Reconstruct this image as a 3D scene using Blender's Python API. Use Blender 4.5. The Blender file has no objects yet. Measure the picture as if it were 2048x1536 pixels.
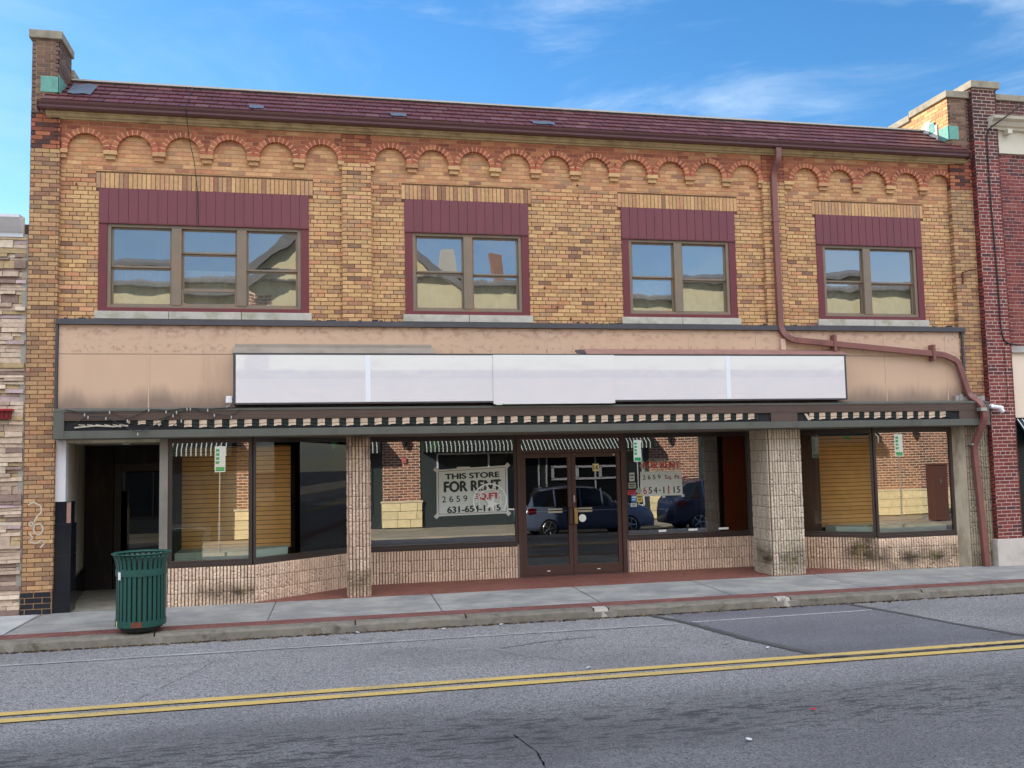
import bpy, math, random
from mathutils import Vector, Matrix, noise as mnoise
R = math.radians
sc = bpy.context.scene
COL = sc.collection
rnd = random.Random(7)

# ---------------------------------------------------------------- camera
cam_d = bpy.data.cameras.new("camera")
cam_d.sensor_width = 36.0
cam_d.lens = 1854.0 / 2048.0 * 36.0
cam_d.clip_start = 0.1
cam_d.clip_end = 3000
cam = bpy.data.objects.new("camera", cam_d)
COL.objects.link(cam)
r_ = Vector((0.97803566, -0.20741617, -0.02061028))
u_ = Vector((0.00408467, -0.0797886, 0.99680344))
f_ = Vector((0.20839761, 0.97499349, 0.07718887))
cm = Matrix((r_, u_, -f_)).transposed().to_4x4()
cm.translation = Vector((0, -15.2, 2.2))
cam.matrix_world = cm
sc.camera = cam

# ---------------------------------------------------------------- world and sun
SUN_EL, SUN_AZ = 24.0, 46.0      # azimuth measured from +Y towards -X
EXPOSURE = 1.0
w = bpy.data.worlds.new("World")
sc.world = w
w.use_nodes = True
nt = w.node_tree
nt.nodes.clear()
def N(nt, t, **kw):
    n = nt.nodes.new(t)
    for k, v in kw.items():
        if k.startswith("i_"):
            key = k[2:]
            key = int(key) if key.isdigit() else key
            n.inputs[key].default_value = v
        else:
            setattr(n, k, v)
    return n
def L(nt, a, b, ai=0, bi=0):
    nt.links.new(a.outputs[ai], b.inputs[bi])
sky = N(nt, "ShaderNodeTexSky", sky_type="NISHITA", sun_disc=False, sun_elevation=R(SUN_EL), sun_rotation=R(-SUN_AZ), air_density=1.0, dust_density=0.15, ozone_density=3.0, altitude=50)
hsv = N(nt, "ShaderNodeHueSaturation", i_Saturation=1.26, i_Value=1.0)
L(nt, sky, hsv, 0, "Color")
tc = N(nt, "ShaderNodeTexCoord")
# thin wisps of cirrus
mp = N(nt, "ShaderNodeMapping")
mp.inputs["Rotation"].default_value = (0, R(-28), 0)
mp.inputs["Scale"].default_value = (2.2, 2.2, 9.0)
L(nt, tc, mp, 0, 0)
n1 = N(nt, "ShaderNodeTexNoise", i_Scale=1.1, i_Detail=9.0, i_Roughness=0.62, i_Distortion=0.7)
L(nt, mp, n1, 0, "Vector")
n2 = N(nt, "ShaderNodeTexNoise", i_Scale=2.6, i_Detail=3.0)
L(nt, tc, n2, 0, "Vector")
ad = N(nt, "ShaderNodeMath", operation="MULTIPLY_ADD")
L(nt, n2, ad, 0, 0); ad.inputs[1].default_value = 0.55; L(nt, n1, ad, 0, 2)
cr = N(nt, "ShaderNodeMapRange", interpolation_type="SMOOTHSTEP")
cr.inputs["From Min"].default_value = 0.68; cr.inputs["From Max"].default_value = 0.98; cr.inputs["To Max"].default_value = 0.75
L(nt, ad, cr, 0, 0)
# extra bright cloud added to the sky behind the viewer to light the facade
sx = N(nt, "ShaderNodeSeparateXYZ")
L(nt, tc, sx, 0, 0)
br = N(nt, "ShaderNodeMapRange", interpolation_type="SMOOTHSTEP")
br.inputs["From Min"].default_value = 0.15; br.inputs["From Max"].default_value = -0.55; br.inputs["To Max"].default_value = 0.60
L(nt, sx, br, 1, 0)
wx = N(nt, "ShaderNodeMapRange", interpolation_type="SMOOTHSTEP")
wx.inputs["From Min"].default_value = -0.25; wx.inputs["From Max"].default_value = 0.30; wx.inputs["To Min"].default_value = 0.25
L(nt, sx, wx, 0, 0)
wm = N(nt, "ShaderNodeMath", operation="MULTIPLY")
L(nt, cr, wm, 0, 0); L(nt, wx, wm, 0, 1)
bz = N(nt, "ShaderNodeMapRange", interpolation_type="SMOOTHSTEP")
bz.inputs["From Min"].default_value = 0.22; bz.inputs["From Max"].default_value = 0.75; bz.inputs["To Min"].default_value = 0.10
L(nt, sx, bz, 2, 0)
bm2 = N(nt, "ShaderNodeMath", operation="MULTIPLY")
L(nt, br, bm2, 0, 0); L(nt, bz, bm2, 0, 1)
fd = N(nt, "ShaderNodeMapRange", interpolation_type="SMOOTHSTEP")
fd.inputs["From Min"].default_value = -0.3; fd.inputs["From Max"].default_value = 0.6; fd.inputs["To Min"].default_value = 1.0; fd.inputs["To Max"].default_value = 1.08
L(nt, sx, fd, 1, 0)
sc1 = N(nt, "ShaderNodeVectorMath", operation="SCALE")
L(nt, hsv, sc1, 0, 0); nt.links.new(fd.outputs[0], sc1.inputs["Scale"])
mixw = N(nt, "ShaderNodeMix", data_type="RGBA")
mixw.inputs["B"].default_value = (4.2, 5.2, 6.2, 1)
L(nt, wm, mixw, 0, "Factor"); L(nt, sc1, mixw, 0, "A")
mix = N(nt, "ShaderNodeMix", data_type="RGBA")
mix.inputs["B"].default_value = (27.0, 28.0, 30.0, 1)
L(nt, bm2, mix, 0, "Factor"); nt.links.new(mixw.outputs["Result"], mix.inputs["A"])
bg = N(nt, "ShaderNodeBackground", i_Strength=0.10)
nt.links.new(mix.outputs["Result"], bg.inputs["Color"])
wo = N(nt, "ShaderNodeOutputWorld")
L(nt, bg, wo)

sl = bpy.data.lights.new("sun", "SUN")
sl.energy = 5.0; sl.angle = R(0.5); sl.color = (1.0, 0.93, 0.82)
so = bpy.data.objects.new("sun", sl)
COL.objects.link(so)
sd = Vector((-math.sin(R(SUN_AZ)) * math.cos(R(SUN_EL)), math.cos(R(SUN_AZ)) * math.cos(R(SUN_EL)), math.sin(R(SUN_EL))))
so.rotation_euler = sd.to_track_quat("Z", "Y").to_euler()
so.location = sd * 60

vs = sc.view_settings
vs.view_transform = "Standard"; vs.look = "None"; vs.exposure = EXPOSURE; vs.gamma = 1.0
vs.use_curve_mapping = False
sc.cycles.max_bounces = 10
sc.cycles.transparent_max_bounces = 12
sc.cycles.use_denoising = True

# ---------------------------------------------------------------- helpers
def s1(c):
    c /= 255.0
    return c / 12.92 if c <= 0.04045 else ((c + 0.055) / 1.055) ** 2.4
def S(r, g, b, k=1.0):
    return (s1(r) * k, s1(g) * k, s1(b) * k)

def jit(c, a, b):
    k = rnd.uniform(a, b)
    return tuple(v * k for v in c)

class MB:
    def __init__(s):
        s.v = []; s.f = []; s.c = []; s.m = []
    def face(s, pts, col=(1, 1, 1), mi=0):
        b = len(s.v)
        s.v.extend([tuple(p) for p in pts])
        s.f.append(tuple(range(b, b + len(pts)))); s.c.append(col); s.m.append(mi)
    def box(s, x0, x1, y0, y1, z0, z1, col=(1, 1, 1), mi=0, skip=""):
        b = len(s.v)
        s.v += [(x0, y0, z0), (x1, y0, z0), (x1, y1, z0), (x0, y1, z0), (x0, y0, z1), (x1, y0, z1), (x1, y1, z1), (x0, y1, z1)]
        F = {"f": (0, 1, 5, 4), "b": (2, 3, 7, 6), "l": (3, 0, 4, 7), "r": (1, 2, 6, 5), "d": (3, 2, 1, 0), "u": (4, 5, 6, 7)}
        for k, q in F.items():
            if k not in skip:
                s.f.append(tuple(b + i for i in q)); s.c.append(col); s.m.append(mi)
    def obox(s, O, U, Nn, u0, u1, n0, n1, z0, z1, col=(1, 1, 1), mi=0, skip=""):
        """box in a wall frame: u along the wall, n outwards"""
        def P(u, n, z): return (O[0] + U[0] * u + Nn[0] * n, O[1] + U[1] * u + Nn[1] * n, O[2] + z)
        b = len(s.v)
        s.v += [P(u0, n1, z0), P(u1, n1, z0), P(u1, n0, z0), P(u0, n0, z0), P(u0, n1, z1), P(u1, n1, z1), P(u1, n0, z1), P(u0, n0, z1)]
        F = {"f": (0, 1, 5, 4), "b": (2, 3, 7, 6), "l": (3, 0, 4, 7), "r": (1, 2, 6, 5), "d": (3, 2, 1, 0), "u": (4, 5, 6, 7)}
        for k, q in F.items():
            if k not in skip:
                s.f.append(tuple(b + i for i in q)); s.c.append(col); s.m.append(mi)
    def extrude(s, prof, x0, x1, col=(1, 1, 1), mi=0, caps=True):
        """profile of (y, z) points run along x"""
        b = len(s.v); n = len(prof)
        s.v += [(x0, y, z) for y, z in prof] + [(x1, y, z) for y, z in prof]
        for i in range(n):
            j = (i + 1) % n
            s.f.append((b + i, b + j, b + n + j, b + n + i)); s.c.append(col); s.m.append(mi)
        if caps:
            s.f.append(tuple(b + i for i in range(n))[::-1]); s.c.append(col); s.m.append(mi)
            s.f.append(tuple(b + n + i for i in range(n))); s.c.append(col); s.m.append(mi)
    def tube(s, pts, r, n=8, col=(1, 1, 1), mi=0, rect=None, up=(0, 0, 1), cap=True):
        pts = [Vector(p) for p in pts]
        rings = []
        for i, p in enumerate(pts):
            a = pts[max(0, i - 1)]; c = pts[min(len(pts) - 1, i + 1)]
            t = (c - a).normalized()
            q = Vector(up)
            if abs(t.dot(q)) > 0.95: q = Vector((0, 1, 0)) if abs(t.y) < .9 else Vector((1, 0, 0))
            sd_ = t.cross(q).normalized(); up2 = sd_.cross(t).normalized()
            rr = r[i] if isinstance(r, (list, tuple)) else r
            b = len(s.v)
            if rect:
                k = [(-rect[0] / 2, -rect[1] / 2), (rect[0] / 2, -rect[1] / 2), (rect[0] / 2, rect[1] / 2), (-rect[0] / 2, rect[1] / 2)]
            else:
                k = [(rr * math.cos(2 * math.pi * j / n), rr * math.sin(2 * math.pi * j / n)) for j in range(n)]
            for (aa, bb) in k:
                s.v.append(tuple(p + sd_ * aa + up2 * bb))
            rings.append((b, len(k)))
        for (b0, n0), (b1, _) in zip(rings, rings[1:]):
            for j in range(n0):
                k = (j + 1) % n0
                s.f.append((b0 + j, b0 + k, b1 + k, b1 + j)); s.c.append(col); s.m.append(mi)
        if cap:
            b, n0 = rings[0]; s.f.append(tuple(b + j for j in range(n0))[::-1]); s.c.append(col); s.m.append(mi)
            b, n0 = rings[-1]; s.f.append(tuple(b + j for j in range(n0))); s.c.append(col); s.m.append(mi)
    def lathe(s, prof, n=32, c=(0, 0), col=(1, 1, 1), mi=0, axis="z", closed=False):
        """profile of (radius, height)"""
        b = len(s.v); m = len(prof)
        for i in range(n):
            a = 2 * math.pi * i / n
            for (rr, h) in prof:
                if axis == "z": s.v.append((c[0] + rr * math.cos(a), c[1] + rr * math.sin(a), h))
                else: s.v.append((c[0] + rr * math.cos(a), h, c[1] + rr * math.sin(a)))
        for i in range(n):
            k = (i + 1) % n
            for j in range(m - 1 + (1 if closed else 0)):
                jj = (j + 1) % m
                q = (b + i * m + j, b + k * m + j, b + k * m + jj, b + i * m + jj)
                s.f.append(q if axis == "z" else q[::-1]); s.c.append(col); s.m.append(mi)
    def build(s, name, mats, parent=None, loc=None, smooth=False, bevel=0, recalc=True):
        if not isinstance(mats, (list, tuple)): mats = [mats]
        Lc = Vector(parent["_loc"]) if parent is not None else Vector(loc or (0, 0, 0))
        me = bpy.data.meshes.new(name)
        me.from_pydata([(x - Lc.x, y - Lc.y, z - Lc.z) for x, y, z in s.v], [], s.f)
        ca = me.color_attributes.new("tint", "FLOAT_COLOR", "CORNER")
        buf = []
        for f, c in zip(s.f, s.c):
            buf.extend((c[0], c[1], c[2], 1.0) * len(f))
        ca.data.foreach_set("color", buf)
        me.polygons.foreach_set("material_index", s.m)
        for m in mats: me.materials.append(m)
        if smooth: me.polygons.foreach_set("use_smooth", [True] * len(s.f))
        me.update()
        if recalc:
            import bmesh
            bm = bmesh.new(); bm.from_mesh(me)
            if smooth: bmesh.ops.remove_doubles(bm, verts=bm.verts, dist=1e-5)
            bmesh.ops.recalc_face_normals(bm, faces=bm.faces)
            bm.to_mesh(me); bm.free()
        o = bpy.data.objects.new(name, me)
        COL.objects.link(o)
        if parent is not None: o.parent = parent
        else: o.location = Lc
        o["_loc"] = tuple(Lc)
        if bevel:
            bv = o.modifiers.new("soft_edges", "BEVEL"); bv.width = bevel; bv.segments = 2; bv.limit_method = "ANGLE"
        return o

def thing(name, label, cat, loc=(0, 0, 0), group=None):
    o = bpy.data.objects.new(name, None)
    o.empty_display_size = 0.2
    COL.objects.link(o)
    o.location = loc; o["_loc"] = tuple(loc)
    tag(o, label, cat, group)
    return o
def tag(o, label, cat, group=None, kind=None):
    o["label"] = label; o["category"] = cat
    if group: o["group"] = group
    if kind: o["kind"] = kind
    return o
def part(o, **k):
    for a, b in k.items(): o[a] = b
    return o

# ---------------------------------------------------------------- materials
MATS = {}
def newmat(name):
    m = bpy.data.materials.new(name); m.use_nodes = True
    t = m.node_tree; t.nodes.clear()
    out = N(t, "ShaderNodeOutputMaterial"); p = N(t, "ShaderNodeBsdfPrincipled")
    L(t, p, out)
    return m, t, p, out
def mixc(t, fac, a, b, blend="MIX"):
    n = N(t, "ShaderNodeMix", data_type="RGBA", blend_type=blend)
    for key, val in (("Factor", fac), ("A", a), ("B", b)):
        if hasattr(val, "links") or hasattr(val, "is_linked"): t.links.new(val, n.inputs[key])
        elif isinstance(val, (int, float)): n.inputs[key].default_value = val
        else: n.inputs[key].default_value = (*val[:3], 1)
    return n.outputs["Result"]
def noise(t, scale, detail=4, rough=0.55, vec=None, dist=0.0, stretch=None):
    n = N(t, "ShaderNodeTexNoise", i_Scale=scale, i_Detail=float(detail), i_Roughness=rough, i_Distortion=dist)
    g = N(t, "ShaderNodeNewGeometry")
    src = vec if vec is not None else g.outputs["Position"]
    if stretch:
        m = N(t, "ShaderNodeMapping"); m.inputs["Scale"].default_value = stretch
        t.links.new(src, m.inputs[0]); src = m.outputs[0]
    t.links.new(src, n.inputs["Vector"])
    return n.outputs["Fac"]
def rng(t, src, a, b, c=0.0, d=1.0):
    m = N(t, "ShaderNodeMapRange", interpolation_type="SMOOTHSTEP")
    for k, v in (("From Min", a), ("From Max", b), ("To Min", c), ("To Max", d)): m.inputs[k].default_value = v
    t.links.new(src, m.inputs[0])
    return m.outputs[0]
def mul(t, a, b, op="MULTIPLY"):
    m = N(t, "ShaderNodeMath", operation=op)
    for i, v in enumerate((a, b)):
        if isinstance(v, (int, float)): m.inputs[i].default_value = v
        else: t.links.new(v, m.inputs[i])
    return m.outputs[0]
def bump(t, p, h, strength=0.3, dist=0.01):
    b = N(t, "ShaderNodeBump", i_Strength=strength, i_Distance=dist)
    t.links.new(h, b.inputs["Height"]); t.links.new(b.outputs[0], p.inputs["Normal"])

def mat_plain(name, col, rough=0.6, var=0.12, scale=6, metal=0.0, bmp=0.15, bscale=60, dirt=None, streak=False, spec=0.4):
    """one colour with soft mottling, optional dirt colour (r,g,b,amount)"""
    if name in MATS: return MATS[name]
    m, t, p, o = newmat(name)
    n = noise(t, scale, 5)
    base = mixc(t, n, tuple(c * (1 - var * 1.6) for c in col), tuple(c * (1 + var * 1.6) for c in col))
    if dirt:
        n2 = noise(t, 3.2, 7, 0.65, stretch=(1, 1, 0.28) if streak else None)
        base = mixc(t, rng(t, n2, 0.46, 0.72, 0, dirt[3]), base, dirt[:3])
    t.links.new(base, p.inputs["Base Color"])
    p.inputs["Roughness"].default_value = rough; p.inputs["Metallic"].default_value = metal
    p.inputs["Specular IOR Level"].default_value = spec
    if bmp: bump(t, p, noise(t, bscale, 4), bmp, 0.004)
    MATS[name] = m
    return m
def mat_tint(name, rough=0.85, var=0.16, scale=25, bmp=0.5, bscale=120, bdist=0.004, grime=None, spec=0.3):
    """colour of each piece from the mesh's own tint, worn by noise"""
    if name in MATS: return MATS[name]
    m, t, p, o = newmat(name)
    a = N(t, "ShaderNodeVertexColor", layer_name="tint")
    n = noise(t, scale, 6, 0.6)
    v = N(t, "ShaderNodeMapRange"); v.inputs["From Min"].default_value = 0.25; v.inputs["From Max"].default_value = 0.75
    v.inputs["To Min"].default_value = 1 - var; v.inputs["To Max"].default_value = 1 + var
    t.links.new(n, v.inputs[0])
    vm = N(t, "ShaderNodeVectorMath", operation="SCALE")
    t.links.new(a.outputs["Color"], vm.inputs[0]); t.links.new(v.outputs[0], vm.inputs["Scale"])
    base = vm.outputs[0]
    if grime:
        n2 = noise(t, grime[4], 7, 0.68, stretch=(1, 1, grime[5]))
        base = mixc(t, rng(t, n2, 0.5, 0.75, 0, grime[3]), base, grime[:3])
    t.links.new(base, p.inputs["Base Color"])
    p.inputs["Roughness"].default_value = rough
    p.inputs["Specular IOR Level"].default_value = spec
    if bmp: bump(t, p, noise(t, bscale, 5), bmp, bdist)
    MATS[name] = m
    return m
def mat_glass(name, tint=(0.9, 0.95, 0.93), refl=0.12, wave=0.0012, wscale=1.6, rough=0.0, film=0.0):
    """window glass: clear pane with a fresnel mirror and slight waviness"""
    if name in MATS: return MATS[name]
    m = bpy.data.materials.new(name); m.use_nodes = True
    t = m.node_tree; t.nodes.clear()
    out = N(t, "ShaderNodeOutputMaterial")
    tr = N(t, "ShaderNodeBsdfTransparent"); tr.inputs[0].default_value = (*tint, 1)
    gl = N(t, "ShaderNodeBsdfGlossy", i_Roughness=rough); gl.inputs[0].default_value = (0.97, 0.98, 1.0, 1)
    b = N(t, "ShaderNodeBump", i_Strength=1.0, i_Distance=wave)
    h = noise(t, wscale, 1.5, 0.4, stretch=(1, 1, 0.7))
    t.links.new(h, b.inputs["Height"]); t.links.new(b.outputs[0], gl.inputs["Normal"])
    fr = N(t, "ShaderNodeFresnel", i_IOR=1.5)
    f = mul(t, mul(t, fr.outputs[0], refl, "ADD"), 0.0, "MAXIMUM")
    mx_ = N(t, "ShaderNodeMixShader")
    t.links.new(f, mx_.inputs[0]); L(t, tr, mx_, 0, 1); L(t, gl, mx_, 0, 2)
    last = mx_
    if film:
        df = N(t, "ShaderNodeBsdfDiffuse"); df.inputs[0].default_value = (0.55, 0.55, 0.5, 1)
        m2 = N(t, "ShaderNodeMixShader")
        t.links.new(rng(t, noise(t, 5, 6, 0.7), 0.35, 0.8, 0, film), m2.inputs[0]); L(t, mx_, m2, 0, 1); L(t, df, m2, 0, 2)
        last = m2
    L(t, last, out)
    MATS[name] = m
    return m

BRICK = mat_tint("fired_brick", var=0.20, scale=18, bmp=0.5, grime=(*S(110, 90, 74), 0.28, 1.6, 0.6))
MORT = mat_plain("mortar_brown", S(100, 74, 48), 0.95, 0.2, 12, bmp=0.4)
MORT_PALE = mat_plain("mortar_pale", S(186, 146, 106), 0.95, 0.15, 12, bmp=0.4)
MORT_WHITE = mat_plain("mortar_white", S(206, 184, 172), 0.95, 0.15, 12, bmp=0.4)
MAROON = mat_plain("maroon_siding", S(112, 56, 63), 0.5, 0.07, 3, bmp=0.05, dirt=(*S(95, 55, 60), 0.4), streak=True)
MAROON_D = mat_plain("maroon_trim", S(104, 44, 50), 0.5, 0.1, 3, bmp=0.05)
TAUPE = mat_plain("taupe_window_metal", S(122, 108, 92), 0.45, 0.12, 5, bmp=0.05, dirt=(*S(165, 115, 75), 0.35), streak=True)
SILLST = mat_plain("limestone_sill", S(182, 176, 166), 0.9, 0.15, 9, dirt=(*S(120, 122, 80), 0.55))
BLACKTRIM = mat_plain("dark_metal_flashing", S(66, 64, 68), 0.45, 0.2, 4, bmp=0.08)
CAPST = mat_plain("coping_stone", S(150, 140, 122), 0.95, 0.2, 8, dirt=(*S(95, 90, 78), 0.6))
COPPER = mat_plain("verdigris_copper", S(104, 156, 142), 0.8, 0.2, 12, dirt=(*S(84, 92, 88), 0.8), streak=True)
TARP = mat_plain("grey_tar_patch", S(90, 98, 110), 0.8, 0.2, 12, bmp=0.5)
CREAM = mat_plain("peeling_cream_paint", S(176, 156, 120), 0.75, 0.12, 7, dirt=(*S(120, 100, 72), 0.8), streak=False)
GUTTER = mat_plain("brown_gutter_metal", S(94, 62, 62), 0.35, 0.1, 2, bmp=0.04)
PIPE = mat_plain("brown_pipe_metal", S(128, 82, 76), 0.4, 0.12, 3, bmp=0.05, dirt=(*S(86, 56, 52), 0.6), streak=True)
GALV = mat_plain("galvanised_strap", S(170, 168, 160), 0.4, 0.1, 9, metal=0.5)
CANOPY = mat_plain("grey_green_metal", S(88, 90, 84), 0.4, 0.1, 3, bmp=0.04, dirt=(*S(60, 58, 52), 0.4), streak=True)
CANOPYBR = mat_plain("brown_fascia_metal", S(84, 68, 62), 0.42, 0.1, 3, bmp=0.04)
BRONZE = mat_plain("dark_bronze_frame", S(62, 52, 48), 0.35, 0.1, 4, bmp=0.02)
DOORBR = mat_plain("brown_door_metal", S(78, 56, 50), 0.35, 0.1, 4, bmp=0.02)
GREYFR = mat_plain("weathered_grey_frame", S(128, 122, 114), 0.5, 0.12, 5, dirt=(*S(90, 84, 76), 0.5), streak=True)
RIB = mat_tint("split_rib_masonry", rough=0.95, var=0.16, scale=40, bmp=0.8, bscale=90, bdist=0.006, grime=(*S(140, 124, 96), 0.3, 2.6, 0.6))
RIBM = mat_plain("masonry_joint", S(112, 90, 72), 0.95, 0.15, 10)
BLACKGL = mat_plain("black_glazed_panel", (0.012, 0.013, 0.018), 0.15, 0.2, 6, bmp=0.03)
WHITEP = mat_plain("white_painted_panel", S(206, 204, 208), 0.5, 0.05, 5)
BEIGEW = mat_plain("stained_beige_plaster", S(200, 192, 172), 0.9, 0.1, 5, dirt=(*S(130, 124, 106), 0.6), streak=True)
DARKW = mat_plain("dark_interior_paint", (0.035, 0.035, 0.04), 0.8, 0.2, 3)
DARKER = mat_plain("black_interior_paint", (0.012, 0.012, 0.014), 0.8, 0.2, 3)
SOFFIT = mat_plain("soffit_paint", S(120, 112, 98), 0.8, 0.1, 5)
DECK = mat_plain("pale_display_deck", S(200, 218, 206), 0.6, 0.06, 5)
REDPAN = mat_plain("rust_red_panel", S(200, 92, 56), 0.7, 0.1, 5)
BROWNPAN = mat_plain("brown_grain_panel", S(100, 72, 58), 0.6, 0.15, 14)
BLACK = mat_plain("black_rubber", (0.02, 0.02, 0.02), 0.6, 0.1, 5)
BRASS = mat_plain("brushed_brass", S(190, 160, 95), 0.3, 0.08, 8, metal=0.8)
CHROME = mat_plain("steel_fitting", S(190, 190, 190), 0.25, 0.05, 8, metal=0.9)
WHITE = mat_plain("white_plastic", (0.78, 0.78, 0.78), 0.45, 0.03, 8)
PAPER = mat_plain("white_poster_board", S(204, 212, 206), 0.6, 0.04, 3)
TAPE = mat_plain("clear_tape", S(200, 200, 196), 0.3, 0.08, 8)
INK = mat_plain("dark_green_ink", S(40, 52, 48), 0.6, 0.05, 5, bmp=0)
INKRED = mat_plain("red_ink", S(190, 40, 60), 0.6, 0.05, 5, bmp=0)
DECAL = mat_plain("white_vinyl_decal", S(240, 244, 240), 0.5, 0.03, 5, bmp=0)
GREENP = mat_plain("dark_green_powder_coat", S(32, 78, 70), 0.42, 0.14, 4, bmp=0.08, dirt=(*S(48, 74, 66), .5), streak=True)
RUST = mat_plain("rusty_steel", S(110, 62, 46), 0.8, 0.2, 20)
GLASS_UP = mat_glass("upper_window_glass", refl=0.24, wave=0.0028, wscale=1.7, film=0.06)
GLASS = mat_glass("shop_window_glass", tint=(0.93, 0.97, 0.95), refl=0.24, wave=0.0010, wscale=0.9)
GLASSD = mat_glass("door_glass", tint=(0.5, 0.54, 0.56), refl=0.06, wave=0.0006)

# ---------------------------------------------------------------- brick laying
def pick(pal):
    x = rnd.random() * sum(p[0] for p in pal)
    for wt, c in pal:
        x -= wt
        if x <= 0: break
    k = rnd.uniform(0.88, 1.1)
    mean = [sum(p[0] * S(*p[1])[i] for p in pal) / sum(p[0] for p in pal) for i in range(3)]
    c = tuple(a * .70 + b * .30 for a, b in zip(S(*c), mean)); g_ = 0.3 * c[0] + 0.6 * c[1] + 0.1 * c[2]
    return tuple(min(0.9, (v * 0.97 + g_ * 0.03) * q * 0.82 * k * rnd.uniform(0.97, 1.03)) for v, q in zip(c, (1.0, .975, 1.02)))
PAL_Y = [(38, (224, 182, 122)), (26, (212, 166, 112)), (14, (196, 150, 104)), (9, (212, 150, 104)), (8, (174, 142, 108)), (5, (160, 110, 88)), (2, (130, 94, 84)), (1, (104, 78, 76)), (5, (226, 166, 126))]
PAL_YT = [(34, (226, 178, 122)), (26, (212, 160, 110)), (14, (200, 146, 104)), (10, (208, 142, 98)), (7, (176, 140, 108)), (5, (168, 112, 88)), (2, (140, 98, 86))]
PAL_YC = [(28, (206, 166, 114)), (24, (194, 152, 106)), (18, (178, 138, 100)), (8, (194, 138, 98)), (12, (156, 128, 100)), (8, (146, 104, 86)), (4, (122, 92, 80))]
PAL_R = [(30, (170, 98, 70)), (20, (186, 112, 76)), (14, (150, 82, 62)), (8, (198, 130, 86)), (9, (134, 74, 60)), (3, (206, 148, 96))]
PAL_ORANGE = [(30, (206, 138, 92)), (20, (184, 112, 78)), (20, (162, 92, 70)), (12, (216, 168, 112))]
PAL_RING = [(30, (190, 108, 76)), (20, (172, 92, 68)), (12, (204, 128, 90)), (6, (148, 78, 62))]
PAL_GREY = [(30, (128, 104, 88)), (20, (116, 92, 80)), (14, (140, 112, 92)), (10, (100, 80, 72)), (6, (150, 122, 98))]
PAL_RED = [(30, (134, 62, 58)), (22, (148, 74, 66)), (16, (118, 56, 56)), (10, (102, 58, 60)), (8, (154, 88, 78)), (5, (78, 58, 64))]
PAL_REDD = [(30, (98, 62, 56)), (20, (84, 56, 54)), (14, (112, 72, 62)), (10, (74, 54, 54))]
PAL_OPP = [(30, (176, 112, 88)), (20, (150, 90, 74)), (16, (116, 80, 72)), (10, (196, 134, 104)), (10, (96, 70, 64))]
CO, BL = 0.0677, 0.2145

def pick_stone(pal):
    x = rnd.random() * sum(p[0] for p in pal)
    for wt, c in pal:
        x -= wt
        if x <= 0: break
    return jit(S(*c), .68, .92)
def cut(iv, holes):
    out = [iv]
    for a, b in holes:
        nx = []
        for p, q in out:
            if b <= p or a >= q: nx.append((p, q)); continue
            if a > p: nx.append((p, a))
            if b < q: nx.append((b, q))
        out = nx
    return [(p, q) for p, q in out if q - p > 0.004]

def lay(B, M, O, U, Nn, u0, u1, z0, z1, palf, rects=(), clip=None, zref=0.0, header=6, joint=0.011, proud=0.006, depth=0.02, course=CO, blen=BL, soldiers=()):
    """bricks into B, mortar sheet into M; courses counted from zref; rects are openings"""
    i = math.floor((z0 - zref) / course + 1e-6)
    while True:
        a = zref + i * course; b = a + course
        a2, b2 = max(a, z0), min(b, z1)
        if a2 >= z1 - 1e-6: break
        holes = [(r[0], r[1]) for r in rects if r[2] < b2 - 0.01 and r[3] > a2 + 0.01]
        holes2 = holes + [(r[0], r[1]) for r in soldiers if r[2] < b2 - 0.01 and r[3] > a2 + 0.01]
        if clip:
            cl = clip(a2, b2); holes += cl; holes2 += cl
        for p, q in cut((u0, u1), holes):
            M.obox(O, U, Nn, p, q, -depth, 0, a2, b2, mi=0, skip="b")
        hd = header and i % header == 0
        ln = blen / 2 if hd else blen
        off = (blen * 0.25 if hd else (0 if i % 2 else blen / 2)) + rnd.uniform(-0.006, 0.006)
        k = math.floor((u0 - off) / ln)
        while k * ln + off < u1:
            p = k * ln + off + joint / 2; q = (k + 1) * ln + off - joint / 2
            k += 1
            p2, q2 = max(p, u0), min(q, u1)
            if q2 - p2 < 0.01: continue
            if hd and rnd.random() < 0.12:      # odd stretcher in a header course
                q2 = min(q2 + ln, u1); k += 1
            zz0, zz1 = a + joint / 2, b - joint / 2
            zz0, zz1 = max(zz0, z0), min(zz1, z1)
            if zz1 - zz0 < 0.01: continue
            col = pick(palf(0.5 * (p2 + q2), 0.5 * (zz0 + zz1)))
            for s_, e_ in cut((p2, q2), holes2):
                if e_ - s_ > 0.012:
                    B.obox(O, U, Nn, s_, e_, 0, proud + rnd.uniform(-0.0015, 0.0015), zz0, zz1, col, skip="b")
        i += 1
XU, YN = (1, 0, 0), (0, -1, 0)

def soldier_row(B, u0, u1, z0, z1, pal, n=0.006, O=(0, 0, 0)):
    k = round((u1 - u0) / CO); wd = (u1 - u0) / k
    for i in range(k):
        a = u0 + i * wd + 0.005; b = u0 + (i + 1) * wd - 0.005
        B.obox(O, XU, YN, a, b, 0, n + rnd.uniform(-0.001, 0.001), z0 + 0.006, z1 - 0.006, pick(pal), skip="b")
PAL_SOLD = [(30, (220, 176, 120)), (20, (210, 164, 112)), (12, (200, 150, 108)), (6, (184, 148, 114)), (3, (146, 102, 84))]

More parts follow.
